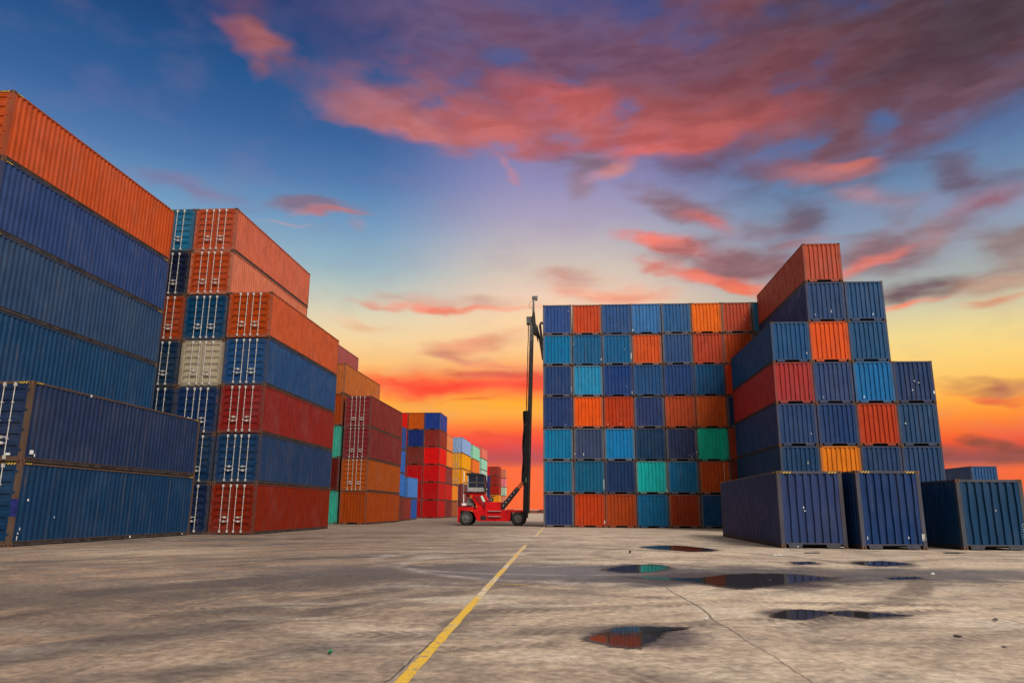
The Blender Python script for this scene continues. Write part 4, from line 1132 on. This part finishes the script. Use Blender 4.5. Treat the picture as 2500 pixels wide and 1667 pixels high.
# noise fields shared by all clouds, after a faint unevenness in the clear air
pc = t.mapping(p, sc=(1.0, 2.1, 1.0), rot=(0, 0, R(4)))
w1 = t.noise(pc, 0.13, 3, 0.5, color=True)
pw = t.vmath('ADD', p, t.vmath('SCALE', t.vmath('SUBTRACT', w1, (.5, .5, .5)), 3.4))
n_big = t.noise(pc, 0.17, 6, 0.55)
pcs = t.mapping(p, sc=(1.0, 3.6, 1.0), rot=(0, 0, R(-6)))
n_fine = t.noise(t.vmath('ADD', pcs, t.vmath('SCALE', w1, 7.0)), 0.27, 5, 0.5)
eb = t.math('SUBTRACT', n_big, 0.5); ef = t.math('SUBTRACT', n_fine, 0.5)
sky = t.mix(t.ramp(n_big, 0.45, 0.72, 0, 0.22), sky, t.mix(0.6, sky, sky_rgb(150, 120, 150)))
NZ = {}
tex_f = t.ramp(n_fine, 0.35, 0.65)
def edge(kb, kf):
    k = (kb, kf)
    if k not in NZ:
        NZ[k] = t.math('ADD', t.math('MULTIPLY', eb, kb), t.math('MULTIPLY', ef, kf))
    return NZ[k]
def cloud(x, y, rx, ry, rot, soft, amp, col, kb=0.8, kf=0.5, lift=0.09):
    """cloud bank at a sky direction; rx, ry in photo units turned into degrees of azimuth and elevation"""
    global sky
    a0 = azel(x, y); a1 = azel(x + rx, y); a2 = azel(x, y - ry)
    Rx = 1.42 * abs(a1[0] - a0[0]); Ry = 1.6 * abs(a2[1] - a0[1])
    dep = t.math('MULTIPLY', t.vmath('DOT_PRODUCT', sky, (1, 1, 1)), 1e-6)     # keeps the node chain in order
    q = t.blob(t.vmath('ADD', pw, dep), a0[0], a0[1], Rx, Ry, R(-rot), soft, amp, edge(kb, kf))
    c = sky_rgb(col[0], col[1], col[2] * 0.94)
    hi = tuple(min(1, v * (1 + lift * 1.6) + 0.01) for v in c[:3]) + (1,)
    lo = tuple(v * (1 - lift) for v in c[:3]) + (1,)
    sky = t.mix(q, sky, t.mix(t.math('ADD', tex_f, dep), lo, hi))

# --- the great bank, upper middle to upper corner: broad veils first, then bodies, then lit edges
cloud(1250, 120, 560, 200, 6, 0.9, 0.92, (98, 82, 128), 0.4, 0.3, 0.05)
cloud(1000, 60, 260, 80, 14, 1.0, 0.55, (104, 84, 130), 0.4, 0.3, 0.05)
cloud(1950, 130, 620, 260, -6, 0.85, 0.97, (88, 64, 84), 0.4, 0.3, 0.06)
cloud(2300, 40, 420, 190, -8, 0.9, 0.95, (66, 52, 66), 0.4, 0.3, 0.06)
cloud(2160, 235, 380, 84, -17, 0.8, 0.92, (120, 84, 106), 0.45, 0.3, 0.05)
cloud(1480, 225, 500, 140, 3, 0.8, 0.95, (130, 76, 94), 0.5, 0.35, 0.06)
cloud(1330, 120, 260, 70, 8, 1.0, 0.75, (106, 74, 104), 0.4, 0.3, 0.05)
cloud(1150, 60, 180, 50, 20, 1.0, 0.6, (118, 78, 108), 0.4, 0.3, 0.05)
cloud(1000, 275, 270, 66, 9, 0.7, 0.95, (158, 98, 118), 0.5, 0.4, 0.08)
cloud(820, 250, 110, 34, 8, 0.8, 0.8, (166, 106, 122), 0.5, 0.4, 0.06)
cloud(1010, 318, 190, 30, 10, 0.8, 0.85, (194, 112, 116), 0.5, 0.4, 0.08)
cloud(1130, 300, 130, 50, 16, 0.9, 0.85, (200, 102, 100), 0.5, 0.4, 0.08)
cloud(1000, 225, 120, 24, 4, 1.0, 0.6, (120, 84, 112), 0.5, 0.4, 0.05)
cloud(1300, 240, 170, 50, 12, 0.9, 0.85, (204, 90, 86), 0.5, 0.4, 0.08)
cloud(1400, 300, 220, 40, 4, 1.0, 0.6, (170, 110, 126), 0.5, 0.4, 0.06)
cloud(1700, 235, 330, 66, -10, 1.0, 0.75, (164, 76, 80), 0.5, 0.4, 0.08)
cloud(1600, 300, 300, 44, -4, 0.9, 0.85, (204, 94, 92), 0.5, 0.45, 0.08)
cloud(1500, 350, 170, 20, -6, 0.9, 0.8, (222, 104, 98), 0.6, 0.5, 0.08)
cloud(1830, 330, 160, 60, -6, 0.9, 0.7, (160, 104, 120), 0.5, 0.4, 0.06)
cloud(1920, 300, 90, 46, -20, 0.9, 0.75, (112, 78, 94), 0.5, 0.4, 0.06)
cloud(1900, 390, 130, 24, 10, 0.8, 0.85, (176, 108, 118), 0.6, 0.5, 0.08)
cloud(1960, 372, 60, 14, 0, 0.9, 0.8, (208, 114, 106), 0.6, 0.5, 0.08)
cloud(1690, 190, 260, 26, -15, 1.0, 0.5, (164, 70, 72), 0.6, 0.5, 0.1)
cloud(1580, 115, 330, 26, 4, 1.0, 0.5, (126, 68, 82), 0.6, 0.5, 0.1)
cloud(1660, 8, 140, 36, 6, 0.9, 0.7, (128, 66, 66), 0.6, 0.5, 0.08)
cloud(2080, 180, 260, 30, -16, 1.0, 0.45, (132, 66, 72), 0.6, 0.5, 0.1)
cloud(2290, 100, 160, 18, -14, 1.0, 0.45, (116, 62, 66), 0.6, 0.5, 0.1)
cloud(1980, 190, 90, 26, -4, 1.0, 0.55, (70, 56, 76), 0.6, 0.5, 0.06)
cloud(1900, 130, 560, 210, -8, 1.0, 0.55, (92, 64, 80), 0.5, 0.4, 0.05)
cloud(2080, 235, 260, 80, -14, 1.0, 0.6, (118, 78, 96), 0.5, 0.4, 0.05)
cloud(1350, 110, 420, 110, 6, 1.0, 0.6, (104, 76, 112), 0.5, 0.4, 0.05)
cloud(1250, 260, 420, 90, 6, 1.0, 0.35, (168, 92, 104), 0.5, 0.4, 0.05)
cloud(1500, 285, 460, 64, 2, 1.0, 0.55, (196, 96, 96), 0.35, 0.35, 0.05)
cloud(2200, 70, 440, 170, -8, 1.0, 0.75, (70, 53, 64), 0.35, 0.3, 0.05)
cloud(1800, 170, 420, 90, -8, 1.0, 0.5, (108, 66, 78), 0.35, 0.35, 0.05)
# --- small bank, upper left
cloud(545, 20, 80, 62, 40, 0.9, 0.65, (110, 74, 108), 0.6, 0.4, 0.06)
cloud(600, 95, 95, 38, 14, 0.7, 0.9, (156, 90, 98), 0.7, 0.45, 0.08)
cloud(530, 78, 75, 20, 28, 0.9, 0.75, (142, 84, 110), 0.6, 0.4, 0.06)
cloud(600, 140, 26, 26, 60, 1.0, 0.6, (140, 88, 110), 0.6, 0.4, 0.06)
cloud(450, 440, 160, 20, 4, 1.0, 0.5, (140, 104, 146), 0.6, 0.4, 0.05)
# --- scattered banks, middle and right
cloud(1345, 378, 80, 28, 5, 0.8, 0.85, (124, 106, 132))
cloud(1335, 430, 36, 42, -16, 0.9, 0.7, (150, 118, 138))
cloud(1400, 405, 60, 14, -12, 0.9, 0.85, (200, 130, 136))
cloud(1170, 385, 46, 12, 36, 0.9, 0.8, (214, 124, 120))
cloud(1560, 480, 130, 30, 20, 0.8, 0.85, (140, 108, 126))
cloud(1615, 512, 75, 18, 24, 0.9, 0.85, (196, 104, 106))
cloud(1540, 572, 110, 22, 14, 0.7, 0.95, (240, 118, 102))
cloud(1690, 605, 190, 48, 8, 0.7, 0.92, (142, 98, 110))
cloud(1640, 640, 170, 16, 13, 0.8, 0.85, (240, 116, 98))
cloud(1720, 660, 70, 12, 10, 0.8, 0.95, (250, 124, 96))
cloud(1840, 500, 80, 50, -12, 0.9, 0.9, (108, 90, 114))
cloud(1740, 530, 120, 24, -8, 1.0, 0.7, (140, 116, 136))
cloud(1850, 550, 80, 16, 4, 1.0, 0.6, (170, 120, 128))
cloud(2060, 560, 200, 56, -8, 0.8, 0.92, (140, 106, 120))
cloud(2150, 545, 70, 34, -10, 0.9, 0.6, (164, 124, 132))
cloud(1990, 612, 120, 14, -16, 0.9, 0.75, (224, 116, 104))
cloud(2120, 668, 110, 32, -8, 0.6, 0.95, (112, 84, 96), 0.5, 0.4)
cloud(2105, 704, 100, 10, -9, 0.9, 0.95, (240, 124, 100))
cloud(2180, 400, 70, 40, 20, 0.9, 0.85, (104, 92, 122))
cloud(2270, 425, 130, 38, 4, 0.9, 0.85, (112, 92, 120))
cloud(2280, 462, 120, 22, 4, 1.0, 0.85, (156, 104, 126))
cloud(2060, 465, 180, 24, 14, 1.0, 0.7, (146, 124, 150))
cloud(1980, 450, 90, 14, 16, 1.0, 0.6, (176, 126, 146))
cloud(2320, 550, 90, 46, -8, 0.8, 0.85, (144, 114, 114))
cloud(2290, 640, 160, 34, -6, 0.9, 0.75, (186, 134, 118))
cloud(2320, 600, 90, 16, -6, 1.0, 0.6, (150, 116, 116))
cloud(2290, 690, 100, 12, 0, 0.9, 0.8, (220, 136, 108))
cloud(2240, 882, 140, 18, 3, 0.6, 0.97, (178, 106, 84), 0.4, 0.4)
cloud(2270, 900, 150, 8, 3, 0.9, 0.9, (244, 104, 64), 0.7, 0.5)
cloud(2250, 1016, 66, 30, 0, 0.4, 0.95, (150, 80, 66), 0.2, 0.3)
cloud(2240, 1046, 230, 24, 0, 0.6, 0.85, (146, 78, 72), 0.2, 0.3)
# --- left and centre wisps
cloud(720, 478, 115, 13, -6, 0.8, 0.85, (132, 106, 134))
cloud(760, 492, 85, 8, -8, 0.9, 0.85, (190, 118, 126))
cloud(670, 515, 75, 5, 2, 1.0, 0.6, (190, 150, 170))
cloud(820, 520, 24, 18, -10, 1.0, 0.5, (170, 140, 164))
cloud(990, 688, 190, 16, 2, 0.9, 0.8, (208, 158, 148))
cloud(1020, 704, 180, 8, 3, 0.9, 0.95, (246, 134, 114))
cloud(830, 740, 90, 12, 4, 1.0, 0.6, (244, 178, 144))
cloud(1310, 636, 85, 26, 4, 0.9, 0.8, (206, 150, 144))
cloud(1400, 672, 140, 20, 4, 0.9, 0.85, (248, 158, 134))
cloud(1080, 785, 130, 16, -6, 0.9, 0.8, (228, 144, 116))
cloud(1040, 808, 80, 9, 0, 0.9, 0.8, (204, 134, 116))
cloud(1130, 822, 110, 9, 6, 0.9, 0.65, (244, 142, 112))
cloud(1020, 880, 340, 34, 1, 1.0, 0.75, (255, 112, 62), 0.3, 0.3, 0.03)
cloud(1040, 885, 330, 20, 1, 0.95, 1.0, (255, 74, 48), 0.4, 0.45, 0.03)
cloud(1150, 853, 130, 15, 3, 0.8, 0.9, (212, 92, 76), 0.6, 0.5)
cloud(1230, 870, 130, 26, -4, 0.9, 0.8, (248, 84, 62), 0.6, 0.5)
cloud(1090, 925, 80, 4, 1, 0.9, 0.8, (240, 120, 50))
cloud(1180, 1000, 180, 12, -2, 0.9, 0.7, (242, 72, 58))
# the sky overhead and behind the camera: an even, bright, high overcast
back = t.math('MAXIMUM', t.ramp(dy_, 0.30, -0.25), t.ramp(dz_, 0.60, 0.92))
dim = t.ramp(dx_, -0.55, 0.55, 0.22, 1.15)                                   # overcast dimmed towards -x, shaped so faces turned that way stay dark
sky = t.mix(back, sky, t.mix(1.0, t.combine(dim, dim, dim), (0.95, 0.92, 0.93, 1), 'MULTIPLY'))
bg = t.new('ShaderNodeBackground'); t.set(bg.inputs[0], sky); bg.inputs[1].default_value = 1.0
nis = t.new('ShaderNodeTexSky', sky_type='NISHITA'); nis.sun_disc = False
nis.sun_elevation = SUN_EL; nis.sun_rotation = SUN_AZ
bg2 = t.new('ShaderNodeBackground'); t.set(bg2.inputs[0], nis.outputs[0]); bg2.inputs[1].default_value = 0.002
ad = t.new('ShaderNodeAddShader'); t.l.new(bg.outputs[0], ad.inputs[0]); t.l.new(bg2.outputs[0], ad.inputs[1])
t.l.new(ad.outputs[0], out.inputs[0])

sl = bpy.data.lights.new('sun', 'SUN'); sl.energy = 2.7; sl.angle = R(18); sl.color = (1.0, 0.95, 0.88)
so = bpy.data.objects.new('sun', sl); COL.objects.link(so)
sd = Vector((math.sin(SUN_AZ) * math.cos(SUN_EL), math.cos(SUN_AZ) * math.cos(SUN_EL), math.sin(SUN_EL)))
so.rotation_euler = sd.to_track_quat('Z', 'Y').to_euler()

SC.view_settings.view_transform = 'Standard'; SC.view_settings.look = 'None'
SC.view_settings.exposure = 0.0; SC.view_settings.gamma = 1.0
SC.cycles.max_bounces = 6; SC.cycles.diffuse_bounces = 3; SC.cycles.glossy_bounces = 3
SC.cycles.use_denoising = True
